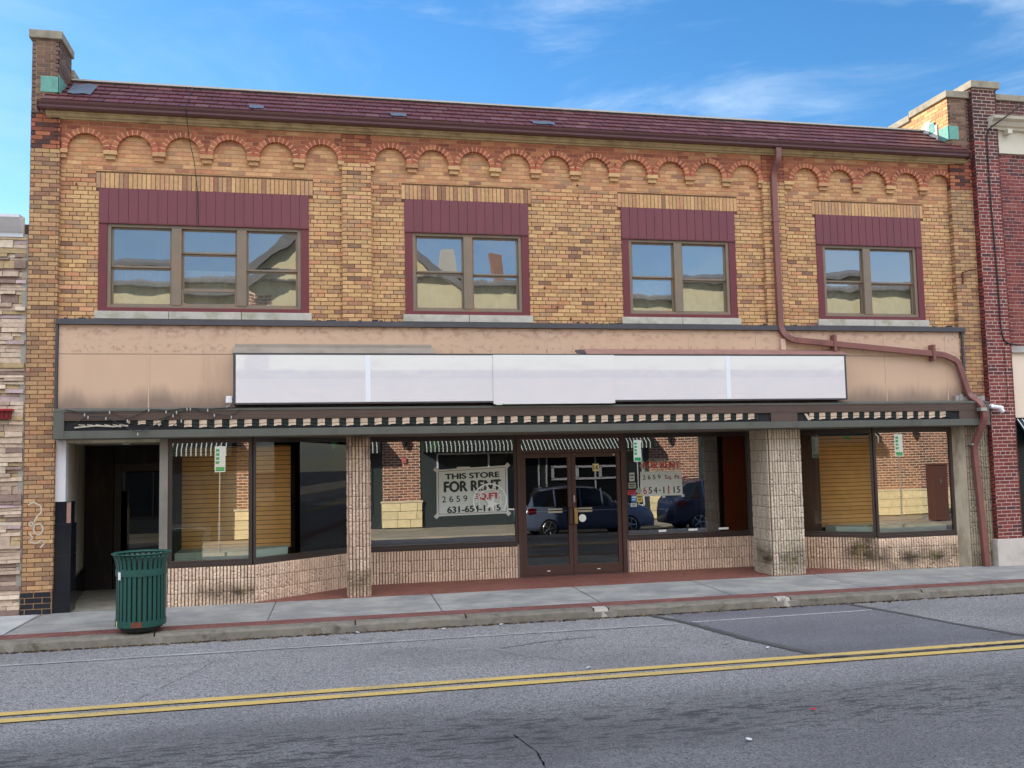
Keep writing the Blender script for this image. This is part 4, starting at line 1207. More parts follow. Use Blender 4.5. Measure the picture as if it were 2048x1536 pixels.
for k in range(7):
    x = 11.6 + k * .09; s_ = rnd.uniform(.03, .06); m.box(x, x + .08, -.16, -.1, 3.02, 3.06 + s_ * 2)
m.build("torn_flashing", mat_plain("torn_grey_flashing", S(150, 146, 140), .7, .2, 15, dirt=(*S(70, 66, 60), .8)), bld)

# ---- anchors and bolt holes
for (x, z) in ((4.0, 6.0), (4.93, 5.96), (3.85, 5.05), (4.5, 5.03), (4.58, 5.05), (4.07, 4.72), (4.93, 4.76), (4.3, 4.52), (4.48, 6.86), (4.48, 6.64), (1.25, 4.44), (-3.6, 6.55), (9.1, 6.25)):
    m = MB(); m.tube([(x, .0, z), (x, -.03, z)], .016, 7); m.tube([(x, -.02, z), (x - .01, -.03, z - .035)], .006, 5); m.build("rusty_anchor", RUST, bld)
# graffiti scrawl
m = MB()
for (P) in ([(-4.18, 1.62), (-4.10, 1.66), (-4.04, 1.62), (-4.0, 1.60), (-3.99, 1.5), (-4.06, 1.44), (-4.09, 1.36)], [(-4.16, 1.34), (-4.12, 1.38), (-4.10, 1.32), (-4.14, 1.3), (-4.16, 1.34)], [(-4.08, 1.32), (-4.0, 1.34), (-3.96, 1.26), (-4.0, 1.17), (-4.08, 1.19), (-4.1, 1.27), (-4.08, 1.32)], [(-4.15, 1.2), (-4.1, 1.12), (-4.16, 1.08), (-4.05, 1.04), (-3.98, 1.1), (-3.94, 1.05), (-4.0, .98)]):
    pth = smooth_path([(x + .0, 0, z) for x, z in P], .04, 4)
    for a, b in zip(pth, pth[1:]):
        d = (b - a); l = d.length
        if l < 1e-4: continue
        n_ = Vector((-d.z, 0, d.x)) / l * .011
        y = -.1085
        m.face([(a.x + n_.x, y, a.z + n_.z), (b.x + n_.x, y, b.z + n_.z), (b.x - n_.x, y, b.z - n_.z), (a.x - n_.x, y, a.z - n_.z)])
m.build("paint_scrawl", mat_plain("faded_white_paint", S(190, 178, 158), .8, .2, 40), bld)

# ================================================================ text helper
def text(body, x, z, h, w_, y, mat, parent, bold=.0, rot=0.0, name="lettering", yaw=0.0, cen=True):
    cu = bpy.data.curves.new(name, "FONT"); cu.body = body; cu.size = 1.0; cu.offset = 0.0
    cu.align_x = "CENTER"; cu.align_y = "CENTER"; cu.extrude = .004
    to = bpy.data.objects.new(name, cu); COL.objects.link(to)
    bpy.context.view_layer.update()
    dg = bpy.context.evaluated_depsgraph_get()
    me = bpy.data.meshes.new_from_object(to.evaluated_get(dg))
    bpy.data.objects.remove(to)
    if bold > 0:      # heavier strokes: the same letters again, a hair to each side and behind
        import bmesh
        bm = bmesh.new(); bm.from_mesh(me)
        for q, (dx, dy) in enumerate(((bold, 0), (-bold, 0), (0, bold * .7), (0, -bold * .7))):
            m2 = me.copy(); m2.transform(Matrix.Translation((dx, dy, -.009 * (q + 1)))); bm.from_mesh(m2)
        bm.to_mesh(me); bm.free()
    xs_ = [v.co.x for v in me.vertices]; ys_ = [v.co.y for v in me.vertices]
    cx, cy = (min(xs_) + max(xs_)) / 2, (min(ys_) + max(ys_)) / 2
    sx_ = w_ / (max(xs_) - min(xs_)); sy_ = h / (max(ys_) - min(ys_))
    Lc = Vector(parent["_loc"])
    ca, sa = math.cos(rot), math.sin(rot); cyw, syw = math.cos(yaw), math.sin(yaw)
    for v in me.vertices:
        a = (v.co.x - cx) * sx_; b = (v.co.y - cy) * sy_; dpt = -v.co.z * .05
        a, b = a * ca - b * sa, a * sa + b * ca
        v.co = Vector((x + a * cyw - dpt * syw, y + a * syw + dpt * cyw, z + b)) - Lc
    me.materials.clear(); me.materials.append(mat)
    o = bpy.data.objects.new(name, me); COL.objects.link(o); o.parent = parent
    return o

# ================================================================ posters on the glass
YP = 1.385
ps = thing("rental_poster", "large white poster reading THIS STORE FOR RENT taped to the window left of the doors", "poster", (2.78, YP, 1.55))
m = MB(); m.face([(2.125, YP, 1.15), (3.43, YP, 1.165), (3.425, YP, 2.03), (2.13, YP, 1.975)]); m.face([(2.125, YP + .005, 1.15), (3.43, YP + .005, 1.165), (3.425, YP + .005, 2.03), (2.13, YP + .005, 1.975)][::-1]); m.build("board", PAPER, ps, recalc=False)
m = MB()
def edge(a, b, wd, y, mb):
    d = Vector((b[0] - a[0], 0, b[1] - a[1])); l = d.length; n_ = Vector((-d.z, 0, d.x)) / l * wd / 2
    mb.face([(a[0] + n_.x, y, a[1] + n_.z), (b[0] + n_.x, y, b[1] + n_.z), (b[0] - n_.x, y, b[1] - n_.z), (a[0] - n_.x, y, a[1] - n_.z)])
cor = [(2.16, 1.185), (3.39, 1.195), (3.388, 1.995), (2.165, 1.945)]
for a, b in zip(cor, cor[1:] + cor[:1]): edge(a, b, .008, YP - .003, m)
m.build("border_line", mat_plain("dull_red_line", S(120, 60, 70), .6, .05, 5, bmp=0), ps)
text("THIS STORE", 2.78, 1.86, .105, 1.0, YP - .004, INK, ps, .045, R(1.2))
text("FOR RENT", 2.78, 1.675, .20, 1.05, YP - .004, INK, ps, .052, R(1.0))
text("2 6 5 9", 2.45, 1.45, .11, .46, YP - .004, INK, ps, .012, R(1))
text("SQ.FT.", 3.05, 1.475, .13, .50, YP - .004, INKRED, ps, .045, R(1))
text("631-654-1115", 2.80, 1.265, .12, .98, YP - .004, INK, ps, .04, R(1))
for (x, z, a) in ((2.12, 1.98, .6), (3.43, 2.03, -.6), (2.12, 1.15, -.6), (3.43, 1.16, .6), (2.62, 2.0, 0)):
    m = MB(); s_ = .05
    if a: m.face([(x - s_, YP - .005, z), (x, YP - .005, z + s_), (x + s_, YP - .005, z), (x, YP - .005, z - s_)])
    else: m.box(x - .12, x + .12, YP - .005, YP - .003, z - .02, z + .02)
    m.build("tape", TAPE, ps)
# round decal with star on the glass
dc = thing("window_decal", "round white vinyl decal with curved letters and a star over the big rental poster", "decal", (3.1, YP - .03, 1.40))
m = MB(); cx, cz = 3.09, 1.40; yd = YP - .025
def ring(m, cx, cz, r0, r1, a0, a1, y, n=40):
    for i in range(n):
        A = a0 + (a1 - a0) * i / n; Bq = a0 + (a1 - a0) * (i + 1) / n
        m.face([(cx + r0 * math.cos(A), y, cz + r0 * math.sin(A)), (cx + r1 * math.cos(A), y, cz + r1 * math.sin(A)), (cx + r1 * math.cos(Bq), y, cz + r1 * math.sin(Bq)), (cx + r0 * math.cos(Bq), y, cz + r0 * math.sin(Bq))])
ring(m, cx, cz, .290, .315, R(-35), R(215), yd); ring(m, cx, cz, .193, .210, R(-30), R(210), yd)
pts = []
for i in range(10):
    rr = .15 if i % 2 == 0 else .055; a = R(72 + i * 36); pts.append((cx + .03 + rr * math.cos(a), yd, cz - .06 + rr * math.sin(a)))
for i in range(10): m.face([(cx + .03, yd, cz - .06), pts[i], pts[(i + 1) % 10]])
m.build("ring_and_star", DECAL, dc)
for ch_, a in (("H", 178), ("O", 160), ("U", 143), ("D", 126), ("S", 100), ("F", 72), ("C", 48), ("U", 26)):
    text(ch_, cx + .25 * math.cos(R(a)), cz + .25 * math.sin(R(a)), .075, .055, yd, DECAL, dc, .02, R(a - 90))
# second notice
p2o = thing("rental_notice", "smaller white sheet with red FOR RENT lettering taped to the window right of the doors", "poster", (6.38, YP, 1.7))
m = MB(); m.face([(5.955, YP, 1.39), (6.80, YP, 1.395), (6.79, YP, 1.85), (5.97, YP, 1.85)]); m.build("board", PAPER, p2o, recalc=False)
m = MB(); m.face([(5.97, YP + .004, 1.85), (6.79, YP + .004, 1.85), (6.79, YP + .004, 2.085), (5.97, YP + .004, 2.085)]); m.build("upper_strip", mat_glass("clear_film", tint=(.92, .9, .88), refl=.03, film=.9), p2o, recalc=False)
text("FOR RENT", 6.40, 1.965, .12, .74, YP - .004, mat_plain("bright_red_ink", S(214, 50, 46), .6, .05, 5, bmp=0), p2o, .004)
text("2 6 5 9", 6.19, 1.745, .085, .36, YP - .004, INK, p2o, .012)
text("Sq. Ft.", 6.61, 1.73, .10, .32, YP - .004, mat_plain("dark_red_ink", S(150, 30, 60), .6, .05, 5, bmp=0), p2o, .02)
for ch_, x in zip("654-1115", (6.05, 6.155, 6.26, 6.345, 6.425, 6.52, 6.63, 6.72)):
    red = x in (6.05, 6.52)
    text(ch_, x, 1.50 if ch_ != "-" else 1.495, .145 if red else (.12 if ch_ != "-" else .02), .07 if ch_ not in "-1" else (.024 if ch_ == "1" else .04), YP - .004, INKRED if red else INK, p2o, .012 if ch_ != "1" else .0)
for x, z in ((5.97, 1.39), (6.80, 1.39), (6.42, 1.385)):
    m = MB(); m.box(x - .03, x + .03, YP - .006, YP - .004, z - .03, z + .02); m.build("tape", TAPE, p2o)
# small stickers
m14 = thing("house_number", "small cream sticker with number 14 on the right door glass", "number", (5.1, 1.36, 1.95))
m = MB(); m.box(5.04, 5.16, 1.383, 1.386, 1.885, 2.02); m.build("plate", mat_plain("cream_sticker", S(226, 214, 160), .5, .03, 8), m14)
text("14", 5.10, 1.952, .10, .085, 1.380, BLACK, m14, .02)
m = MB(); m.lathe([(0, 1.379), (.07, 1.38), (.07, 1.384), (0, 1.385)], 20, (4.82, 1.03), axis="y")
o = m.build("round_sticker", DECAL, loc=(4.82, 1.38, 1.03)); tag(o, "round white sticker low beside the brass door pull", "sticker")
for i, (x, z, w_, h, c, lb) in enumerate(((5.80, 1.76, .10, .16, (190, 196, 190), "pale grey paper sticker topmost left of the smaller rental sheet"), (5.80, 1.60, .15, .11, (150, 156, 140), "grey lettered sticker second down left of the smaller rental sheet"), (5.79, 1.47, .17, .09, (190, 60, 70), "red and white sticker in the sticker cluster right of the doors"), (5.83, 1.36, .11, .13, (70, 130, 200), "blue square sticker in the sticker cluster right of the doors"), (5.94, 1.36, .11, .15, (214, 190, 90), "yellow sticker in the sticker cluster right of the doors"), (5.82, 1.24, .12, .07, (200, 210, 200), "small white sticker lowest in the cluster right of the doors"))):
    t_ = thing("window_sticker", lb, "sticker", (x, 1.38, z), "stickers on the glass beside the door")
    m = MB(); m.box(x - w_ / 2, x + w_ / 2, 1.378, 1.382, z - h / 2, z + h / 2); m.build("label_sheet", mat_plain("sticker_%d_%d_%d" % c, S(*c), .5, .05, 8, bmp=0), t_)
    m = MB(); m.box(x - w_ * .36, x + w_ * .36, 1.376, 1.3775, z + h * .1, z + h * .25); m.box(x - w_ * .3, x + w_ * .25, 1.376, 1.3775, z - h * .25, z - h * .12); m.build("print_line", INK if c[0] > 100 else DECAL, t_)
m = MB(); m.lathe([(0, 1.378), (.055, 1.379), (.055, 1.383), (0, 1.384)], 20, (5.93, 1.50), axis="y"); tag(m.build("window_sticker", mat_plain("grey_green_sticker", S(150, 170, 160), .5, .05, 8), loc=(5.93, 1.38, 1.5)), "round grey green sticker in the cluster right of the doors", "sticker", "stickers on the glass beside the door")
for i, (x, w_) in enumerate(((6.37, .15), (6.98, .18), (7.6, .2))):
    m = MB(); m.box(x - w_ / 2, x + w_ / 2, 1.378, 1.382, .72, .76)
    tag(m.build("window_label", DECAL, loc=(x, 1.38, .74)), ["small white label at the glass foot below the smaller rental sheet", "middle of the three small white labels along the right glass foot", "rightmost small white label at the foot of the right glass"][i], "label", "labels along the foot of the right glass")
# green pennant scraps hanging inside
GRN = mat_plain("bright_green_card", S(90, 200, 90), .6, .05, 5)
for i, (P, lb) in enumerate((([(2.03, 2.49), (2.22, 2.50), (2.17, 2.40), (2.08, 2.30), (1.99, 2.34)], "bright green card hanging at the window top left of the big rental poster"), ([(9.62, 2.42), (9.78, 2.44), (9.80, 2.36)], "green paper pennant at the top of the window right of the thick pier"), ([(.27, 2.5), (.38, 2.5), (.36, 2.4), (.30, 2.38)], "green card at the top of the angled glass left of the slim ribbed pier"))):
    y = (1.44, .48, 1.28)[i]
    m = MB(); m.face([(x, y, z) for x, z in P]); m.face([(x, y + .004, z) for x, z in P][::-1])
    tag(m.build("green_card", GRN, loc=(P[0][0], y, P[0][1]), recalc=False), lb, "card", "green cards in the shop windows")

# ================================================================ trash can
tc_ = thing("trash_can", "dark green slatted metal litter bin with flared rim standing on the kerb", "trash can", (-2.25, -2.03, 0))
cx, cy = -2.25, -2.03
m = MB(); ns = 30
for i in range(ns):
    a = 2 * math.pi * i / ns
    pr = [(.325, .10), (.33, .16), (.33, .80), (.338, .87), (.352, .94), (.375, .995), (.39, 1.01)]
    t_ = Vector((-math.sin(a), math.cos(a), 0)) * .022; rv = Vector((math.cos(a), math.sin(a), 0)); prev = None
    for (rr, z) in pr:
        c0 = Vector((cx, cy, z)) + rv * rr * .93
        ri_ = [tuple(c0 - t_), tuple(c0 - t_ + rv * -.008), tuple(c0 + t_ + rv * -.008), tuple(c0 + t_)]
        if prev:
            for e in range(4): m.face([prev[e], prev[(e + 1) % 4], ri_[(e + 1) % 4], ri_[e]])
        prev = ri_
m.build("slatted_body", GREENP, tc_)
m = MB(); m.lathe([(0.3097, .74), (0.3171, .74), (0.3171, .83), (0.3097, .83)], 48, (cx, cy), closed=True); m.build("middle_band", GREENP, tc_, smooth=False)
m = MB(); m.lathe([(0.2957, .09), (0.3143, .09), (0.3162, .17), (0.3088, .17)], 48, (cx, cy), closed=True); m.build("foot_band", GREENP, tc_)
m = MB(); m.lathe([(0.3301, 1.0), (0.366, 1.015), (0.373, 1.023), (0.366, 1.032), (0.3348, 1.018)], 48, (cx, cy), closed=True); m.build("rim", GREENP, tc_, smooth=True)
m = MB(); m.lathe([(0, .06), (0.2697, .06), (0.2743, .12), (0.2697, .93), (0.2511, .93), (0.2511, .2), (0, .2)], 32, (cx, cy)); m.build("liner", BLACK, tc_)
m = MB(); m.lathe([(0, .012), (0.2046, .012), (0.2372, .03), (0.2418, .07), (0, .09)], 32, (cx, cy)); m.build("base", BLACK, tc_)
m = MB(); a0 = R(-122)
def onb(a, r, z): return (cx + r * math.cos(a), cy + r * math.sin(a), z)
for (a, b, z0, z1, mt, nm) in ((R(-141), R(-131), .70, .80, WHITE, "sticker"), (R(-102), R(-78), .095, .165, RUST, "rust_patch"), (R(-148), R(-143), .1, .17, mat_plain("yellow_sticker", S(220, 214, 130), .6, .05, 9), "sticker")):
    m = MB(); n = 4; rr = .321
    for i in range(n):
        A = a + (b - a) * i / n; Bq = a + (b - a) * (i + 1) / n
        m.face([onb(A, rr, z0), onb(Bq, rr, z0), onb(Bq, rr, z1), onb(A, rr, z1)])
    m.build(nm, mt, tc_)

# ================================================================ string lights, cables, bracket, camera
sl_ = thing("string_lights", "tangled dark string of small clear bulbs draped along the left canopy edge", "string lights", (-2.6, -.4, 2.9))
P = [(-3.62, -.37, 3.02), (-3.35, -.38, 2.96), (-3.0, -.38, 2.99), (-2.75, -.38, 2.86), (-2.45, -.37, 3.02), (-2.2, -.38, 2.99), (-1.9, -.37, 3.03), (-1.6, -.37, 3.01), (-1.2, -.37, 3.03)]
P2 = [(-3.5, -.38, 2.80), (-3.3, -.385, 2.92), (-3.05, -.385, 2.90), (-2.85, -.385, 2.79), (-2.6, -.385, 2.66), (-2.3, -.38, 2.80), (-2.05, -.38, 2.98), (-1.98, -.38, 2.85), (-2.12, -.38, 2.74)]
P3 = [(-2.35, -.38, 2.84), (-2.1, -.38, 2.93), (-1.85, -.38, 3.03), (-1.5, -.38, 2.93), (-1.25, -.38, 2.90), (-1.12, -.38, 3.0)]
m = MB()
for q in (P, P2, P3): m.tube(smooth_path(q, .09, 4), .006, 5)
m.build("wire", BLACK, sl_)
k_ = 0
for q in (P, P2, P3):
    for p in q[1:-1]:
        b = MB(); x, y, z = p
        b.lathe([(0, z - .05), (.008, z - .047), (.011, z - .03), (.008, z - .012), (.008, z), (0, z)], 8, (x, y - .01)); b.build("bulb", mat_plain("clear_bulb", S(170, 170, 164), .15, .03, 8), sl_, smooth=True)
def cable(pts, r, label, cat="cable"):
    m = MB(); m.tube(smooth_path(pts, .25, 5), r, 6)
    return tag(m.build("cable", BLACK, loc=pts[0]), label, cat)
cable([(-1.93, .3, 8.30), (-1.94, -.35, 7.78), (-1.95, -.36, 7.70), (-1.93, -.05, 7.3), (-1.85, -.04, 6.95), (-1.83, -.045, 6.7), (-1.80, -.05, 6.45), (-1.79, -.045, 5.95)], .0055, "thin black cable hanging from the roof over the leftmost maroon window panel")
cable([(13.3, -.5, 8.75), (12.75, -.38, 8.35), (12.55, -.23, 8.2), (12.55, -.225, 7.0), (12.60, -.225, 5.2), (12.60, -.225, 4.4), (12.66, -.225, 4.12), (13.0, -.22, 4.08)], .014, "black cable running down the red brick pier from its roof edge")
cable([(12.64, -.225, 4.05), (12.66, -.225, 3.1), (12.60, -.23, 2.96), (12.5, -.25, 2.92)], .006, "thin cable dropping to the white camera on the red brick pier")
br_ = thing("wall_bracket", "small rusty iron bracket on yellow corner brick near the red building", "bracket", (11.95, -.12, 5.4))
m = MB(); m.box(11.92, 11.95, -.135, -.108, 5.26, 5.47); m.build("plate", RUST, br_)
m = MB(); m.tube([(11.935, -.12, 5.46), (12.0, -.2, 5.49), (12.1, -.32, 5.49)], .012, 6); m.build("arm", RUST, br_)
sc_ = thing("security_camera", "white security camera at the canopy's right end on red brick", "camera", (12.35, -.3, 2.92))
m = MB(); m.tube([(12.30, -.205, 2.93), (12.30, -.26, 2.93)], .045, 14); m.build("mount", WHITE, sc_)
m = MB(); m.tube([(12.22, -.30, 2.915), (12.28, -.31, 2.92), (12.40, -.33, 2.90), (12.44, -.335, 2.895)], [.03, .038, .04, .036], 14); m.build("housing", WHITE, sc_, smooth=False)
m = MB(); m.tube([(12.40, -.335, 2.87), (12.44, -.36, 2.82)], [.05, .035], 14); m.build("dome", WHITE, sc_)

# ================================================================ neighbour on the left: ledger stone
lb = thing("stone_clad_building", "pale ledger stone clad building with white cornice at the left edge", "building", (-8.0, 0, 0))
m = MB(); mb = MB(); z = .0
xR = -4.275
STC = [(30, (214, 190, 166)), (20, (190, 166, 146)), (14, (224, 204, 180)), (10, (150, 126, 114)), (12, (190, 164, 124)), (5, (196, 172, 170))]
while z < 5.66:
    rh = rnd.choice([.045, .06, .06, .08, .1, .13]); 
    x = xR; 
    while x > -11.9:
        w_ = rnd.uniform(.10, .48); a = max(x - w_, -12)
        if rh > .09 and rnd.random() < .5:
            hs = [(0, rh * .5), (rh * .5, rh)]
        else: hs = [(0, rh)]
        for (h0, h1) in hs:
            d = -.045 - rnd.uniform(.0, .06); tlt = rnd.uniform(-.008, .008)
            c = pick_stone(STC); b_ = len(m.v)
            zz0, zz1 = z + h0 + .003, min(z + h1 - .003, 5.66)
            if zz1 - zz0 < .01: continue
            a2, x2 = a + .003, x - .003
            j = [rnd.uniform(-.004, .004) for _ in range(4)]
            fr = [(a2, d + tlt, zz0 + j[0]), (x2, d - tlt, zz0 + j[1]), (x2, d - tlt + .006, zz1 + j[2]), (a2, d + tlt + .006, zz1 + j[3])]
            bk = [(p[0], -.02, p[2]) for p in fr]
            m.face(fr, c)
            for e in range(4): m.face([fr[e], bk[e], bk[(e + 1) % 4], fr[(e + 1) % 4]], c)
        x = a
    z += rh
mb.box(-12, xR, -.03, 10, 0, 5.7); mb.box(-12, xR, .3, 10, 5.7, 5.96)
st_o = m.build("stone_cladding", mat_tint("ledger_stone", rough=.9, var=.22, scale=16, bmp=.8, bscale=35, bdist=.01), lb)
mb.build("wall_core", mat_plain("dark_joint", S(70, 60, 54), .95, .1, 8), lb)
m = MB(); m.extrude([(0, 5.67), (-.08, 5.67), (-.08, 5.73), (-.11, 5.75), (-.18, 5.82), (-.25, 5.90), (-.28, 5.93), (-.28, 5.975), (0, 5.99)], -12, -4.33); m.build("cornice", mat_plain("white_cornice_paint", S(206, 206, 210), .6, .06, 5), lb)
m = MB(); m.box(-4.335, -4.262, -.06, 0, 0, 5.72); m.build("corner_flashing", mat_plain("dull_zinc", S(150, 144, 134), .6, .15, 9), lb)
lp = thing("red_wall_lamp", "red louvred fixture on the stone clad wall at the left edge", "fixture", (-4.6, -.2, 2.97))
m = MB(); m.box(-5.2, -4.40, -.22, -.07, 3.02, 3.05); m.build("cap", mat_plain("red_enamel", S(150, 24, 40), .4, .08, 6), lp)
m = MB(); m.box(-5.2, -4.43, -.16, -.07, 2.90, 3.02)
for k in range(12): m.box(-5.15 + k * .06, -5.12 + k * .06, -.175, -.15, 2.905, 3.02)
m.build("louvre", mat_plain("dark_red_enamel", S(120, 24, 36), .4, .08, 6), lp)

# ================================================================ neighbour on the right: red brick
rb = thing("red_brick_building", "dark red brick building with cream cornice at the right edge", "building", (15, 0, 0))
B = MB(); M = MB(); Y1 = -.20
def palr(u, z): return PAL_REDD if z > 8.0 or (z > 7.4 and rnd.random() < .5) else PAL_RED
lay(B, M, (0, Y1, 0), XU, YN, 12.28, 12.82, .49, 9.02, palr, zref=0, header=6, depth=.1, blen=.205, joint=.015)
lay(B, M, (12.28, 0, 0), (0, -1, 0), (-1, 0, 0), 0, .2, .49, 9.02, palr, zref=0, header=0)
lay(B, M, (12.28, 7, 0), (0, -1, 0), (-1, 0, 0), 0, 7, 8.0, 9.02, palr, zref=0, header=0)
lay(B, M, (12.82, -.2, 0), (0, 1, 0), (1, 0, 0), 0, .12, .49, 9.02, palr, zref=0, header=0)
lay(B, M, (0, -.09, 0), XU, YN, 12.82, 18, .49, 8.85, palr, zref=0, header=6, rects=[(12.86, 16.8, 2.72, 4.06), (12.86, 16.8, .49, 2.72), (12.82, 18, 7.85, 8.5)], depth=.1, blen=.205)
M.box(12.30, 12.80, -.1, 7, 0.4, 9.01); M.box(12.80, 18, .35, 10, 0, 8.8)
B.build("brick_wall", BRICK, rb); M.build("mortar", MORT_WHITE, rb)
m = MB(); m.box(12.25, 12.88, -.26, 7, 9.022, 9.16); m.box(12.88, 18, -.13, .5, 8.86, 8.98); m.build("coping", CAPST, rb, bevel=.01)
m = MB(); m.extrude([(0.0, 8.24), (-.2, 8.24), (-.22, 8.28), (-.26, 8.30), (-.30, 8.37), (-.38, 8.40), (-.40, 8.45), (0, 8.50)], 12.62, 18)
for k in range(9): m.box(12.98 + k * .55, 13.08 + k * .55, -.28, -.1, 8.15, 8.24)
m.box(12.84, 18, -.14, .2, 7.80, 8.24)
m.build("cornice", mat_plain("cream_cornice_paint", S(206, 196, 176), .6, .06, 5), rb)
m = MB(); m.box(12.24, 18, -.24, -.05, -.02, .488); m.build("concrete_base", mat_plain("pale_cement", S(196, 188, 180), .9, .1, 4, dirt=(*S(150, 140, 130), .6)), rb, bevel=.008)
m = MB(); m.box(12.87, 16.8, -.10, 0, 2.72, 3.95); m.build("cream_panel", mat_plain("cream_panel_paint", S(226, 206, 186), .6, .04, 3), rb)
m = MB(); m.box(12.86, 16.82, -.16, 0, 3.95, 4.07); m.build("lintel", mat_plain("grey_stone", S(170, 166, 160), .8, .1, 6), rb)
m = MB(); m.box(12.87, 16.8, -.08, .1, .5, 2.70); sfr = m.build("dark_storefront", mat_plain("near_black_green", S(24, 34, 32), .3, .1, 5), rb)
m = MB()
for k in range(40):
    x = 12.95 + k * .1; m.face([(x, -.085, 2.70), (x + .02, -.085, 2.70), (x + .02, -.5, 2.2), (x, -.5, 2.2)])
m.face([(12.93, -.083, 2.69), (16.8, -.083, 2.69), (16.8, -.495, 2.19), (12.93, -.495, 2.19)], mi=1)
m.build("striped_awning", [WHITEP, mat_plain("dark_green_canvas", S(30, 48, 44), .9, .1, 6)], rb)

# ================================================================ across the street (seen in the glass)
ZO = -.42; YO = -17.5
osw = MB(); osw.box(-90, 100, -18.0, -13.5, -1.4, ZO - .04); part(osw.build("far_sidewalk", mat_concrete("far_sidewalk_concrete", S(170, 160, 140), S(196, 184, 160))), kind="structure")
ob = thing("corner_building_opposite", "cream stucco and brick shop building across the street with stone bases and dark awnings", "building", (8, YO, ZO))
OX, ON = (-1, 0, 0), (0, 1, 0)     # frame for a wall that faces +y
B = MB(); M = MB()
secs = [(-2.6, -1.3), (2.52, 3.92), (13.2, 15.3), (21.6, 26.0)]
def olay(xa, xb, z0, z1, **k):
    lay(B, M, (0, YO, 0), OX, ON, -xb, -xa, z0, z1, lambda u, z: PAL_OPP, zref=ZO, header=0, depth=.25, course=.10, blen=.30, joint=.028, proud=.01, **k)
for a, b in secs: olay(a, b, .58, 3.1)
olay(-14, 30, 3.1, 5.0); olay(-2.3, -1.55, 5.0, 8.0)
olay(-14, 30, 4.95, 5.0)
B.build("brick_wall", BRICK, ob); M.build("mortar", mat_plain("opposite_mortar", S(236, 216, 186), .9, .1, 8), ob)
m = MB(); k = -14.0
while k < 30:
    c = pick(PAL_OPP); m.box(k + .006, k + .072, YO, YO + .022, 5.0, 5.22, c); k += .078
m.build("soldier_course", BRICK, ob)
m = MB()
for a, b in secs:
    z = ZO; r0 = 0
    while z < .50:
        x = a - .05; 
        while x < b + .05 - .02:
            w_ = min(rnd.uniform(.4, .75), b + .05 - x); c = jit(S(236, 218, 170), .9, 1.08)
            m.box(x + .008, x + w_ - .008, YO - .1, YO + .08 + rnd.uniform(0, .02), z + .008, z + .30, c); x += w_
        z += .31
    m.box(a - .08, b + .08, YO - .1, YO + .12, .51, .58, S(220, 204, 170))
m.build("stone_base", mat_tint("yellow_limestone", rough=.9, var=.15, scale=6, bmp=.6, bscale=25, bdist=.01), ob)
m = MB(); m.box(-14, 30, YO - .3, YO - .02, 5.22, 8.55); m.box(-14, 30, YO - 6, YO - .3, 0, 8.55)
for a, b in secs: pass
m.build("stucco_wall", mat_plain("cream_stucco", S(206, 194, 158), .9, .06, 3, dirt=(*S(180, 168, 136), .5)), ob)
m = MB(); m.face([(-14, YO + .35, 8.55), (30, YO + .35, 8.55), (30, YO - 2.2, 9.15), (-14, YO - 2.2, 9.15)]); m.box(-14, 30, YO - .1, YO + .35, 8.45, 8.56); m.box(-14, 30, YO - 2.3, YO - 2.2, 8.5, 9.15)
SHN = mat_plain("grey_shingle", S(120, 118, 118), .9, .15, 12, bmp=.4)
rf = m.build("roof", SHN, ob)
# gables
def gable(xc, hw, ztop, zb=8.5):
    m = MB(); y = YO + .36
    m.face([(xc - hw, y, zb), (xc + hw, y, zb), (xc, y, ztop)]); g2_ = m.build("gable", mat_plain("cream_gable", S(210, 198, 160), .9, .05, 3), ob)
    m = MB(); t_ = .32
    for sg_ in (-1, 1):
        a = (xc + sg_ * (hw + .4), zb - .25); b = (xc, ztop + .15)
        for (ya, yb) in ((YO + .62, YO - 2.2),):
            m.face([(a[0], ya, a[1]), (b[0], ya, b[1]), (b[0], yb, b[1]), (a[0], yb, a[1])])
            m.face([(a[0], ya, a[1]), (b[0], ya, b[1]), (b[0], ya, b[1] - t_), (a[0], ya, a[1] - t_)])
            m.face([(a[0], ya, a[1] - t_), (b[0], ya, b[1] - t_), (b[0], YO + .3, b[1] - t_), (a[0], YO + .3, a[1] - t_)])
    m.build("gable_roof", SHN, g2_)
gable(1.2, 3.3, 11.2)
m = MB(); m.box(4.45, 4.95, YO - 1.2, YO - .8, 8.5, 9.75); m.build("chimney", mat_plain("pale_render", S(190, 186, 176), .9, .08, 5), ob)
m = MB(); m.box(6.5, 6.9, YO - 1.5, YO - 1.1, 8.5, 10.1); m.build("chimney", mat_plain("red_chimney", S(150, 112, 96), .9, .1, 5), ob)
# shopfronts across
m = MB()
for a, b in ((-14, -2.6), (-1.3, 2.52), (3.92, 13.2), (15.3, 21.6), (26.0, 30)):
    m.box(a, b, YO - .3, YO - .04, ZO, 3.1)
opf = m.build("shopfront_panel", mat_plain("slate_green_panel", S(54, 62, 62), .4, .08, 4), ob)
for a, b in ((-13, -7.5), (-7.2, -3), (-1.2, 2.1), (4.6, 8.6), (8.9, 12.9), (15.6, 21.2)):
    m = MB(); m.box(a, b, YO - .04, YO - .03, .15, 2.3); w_ = m.build("window", mat_plain("dark_opposite_glass", (.012, .016, .02), .08, .1, 2, bmp=0), ob)
    m = MB(); n = max(2, int((b - a) / 1.5))
    for k in range(n + 1): x = a + (b - a) * k / n; m.box(x - .03, x + .03, YO - .03, YO + .0, .1, 2.35)
    m.box(a, b, YO - .03, YO, 2.3, 2.36); m.box(a, b, YO - .03, YO, .09, .15)
    m.build("frame", WHITEP if a > 3 else DARKW, w_)
m = MB(); m.box(9.1, 12.1, YO - .02, YO + .06, 1.25, 1.33); m.box(9.1, 12.1, YO - .02, YO + .06, 1.72, 1.80)
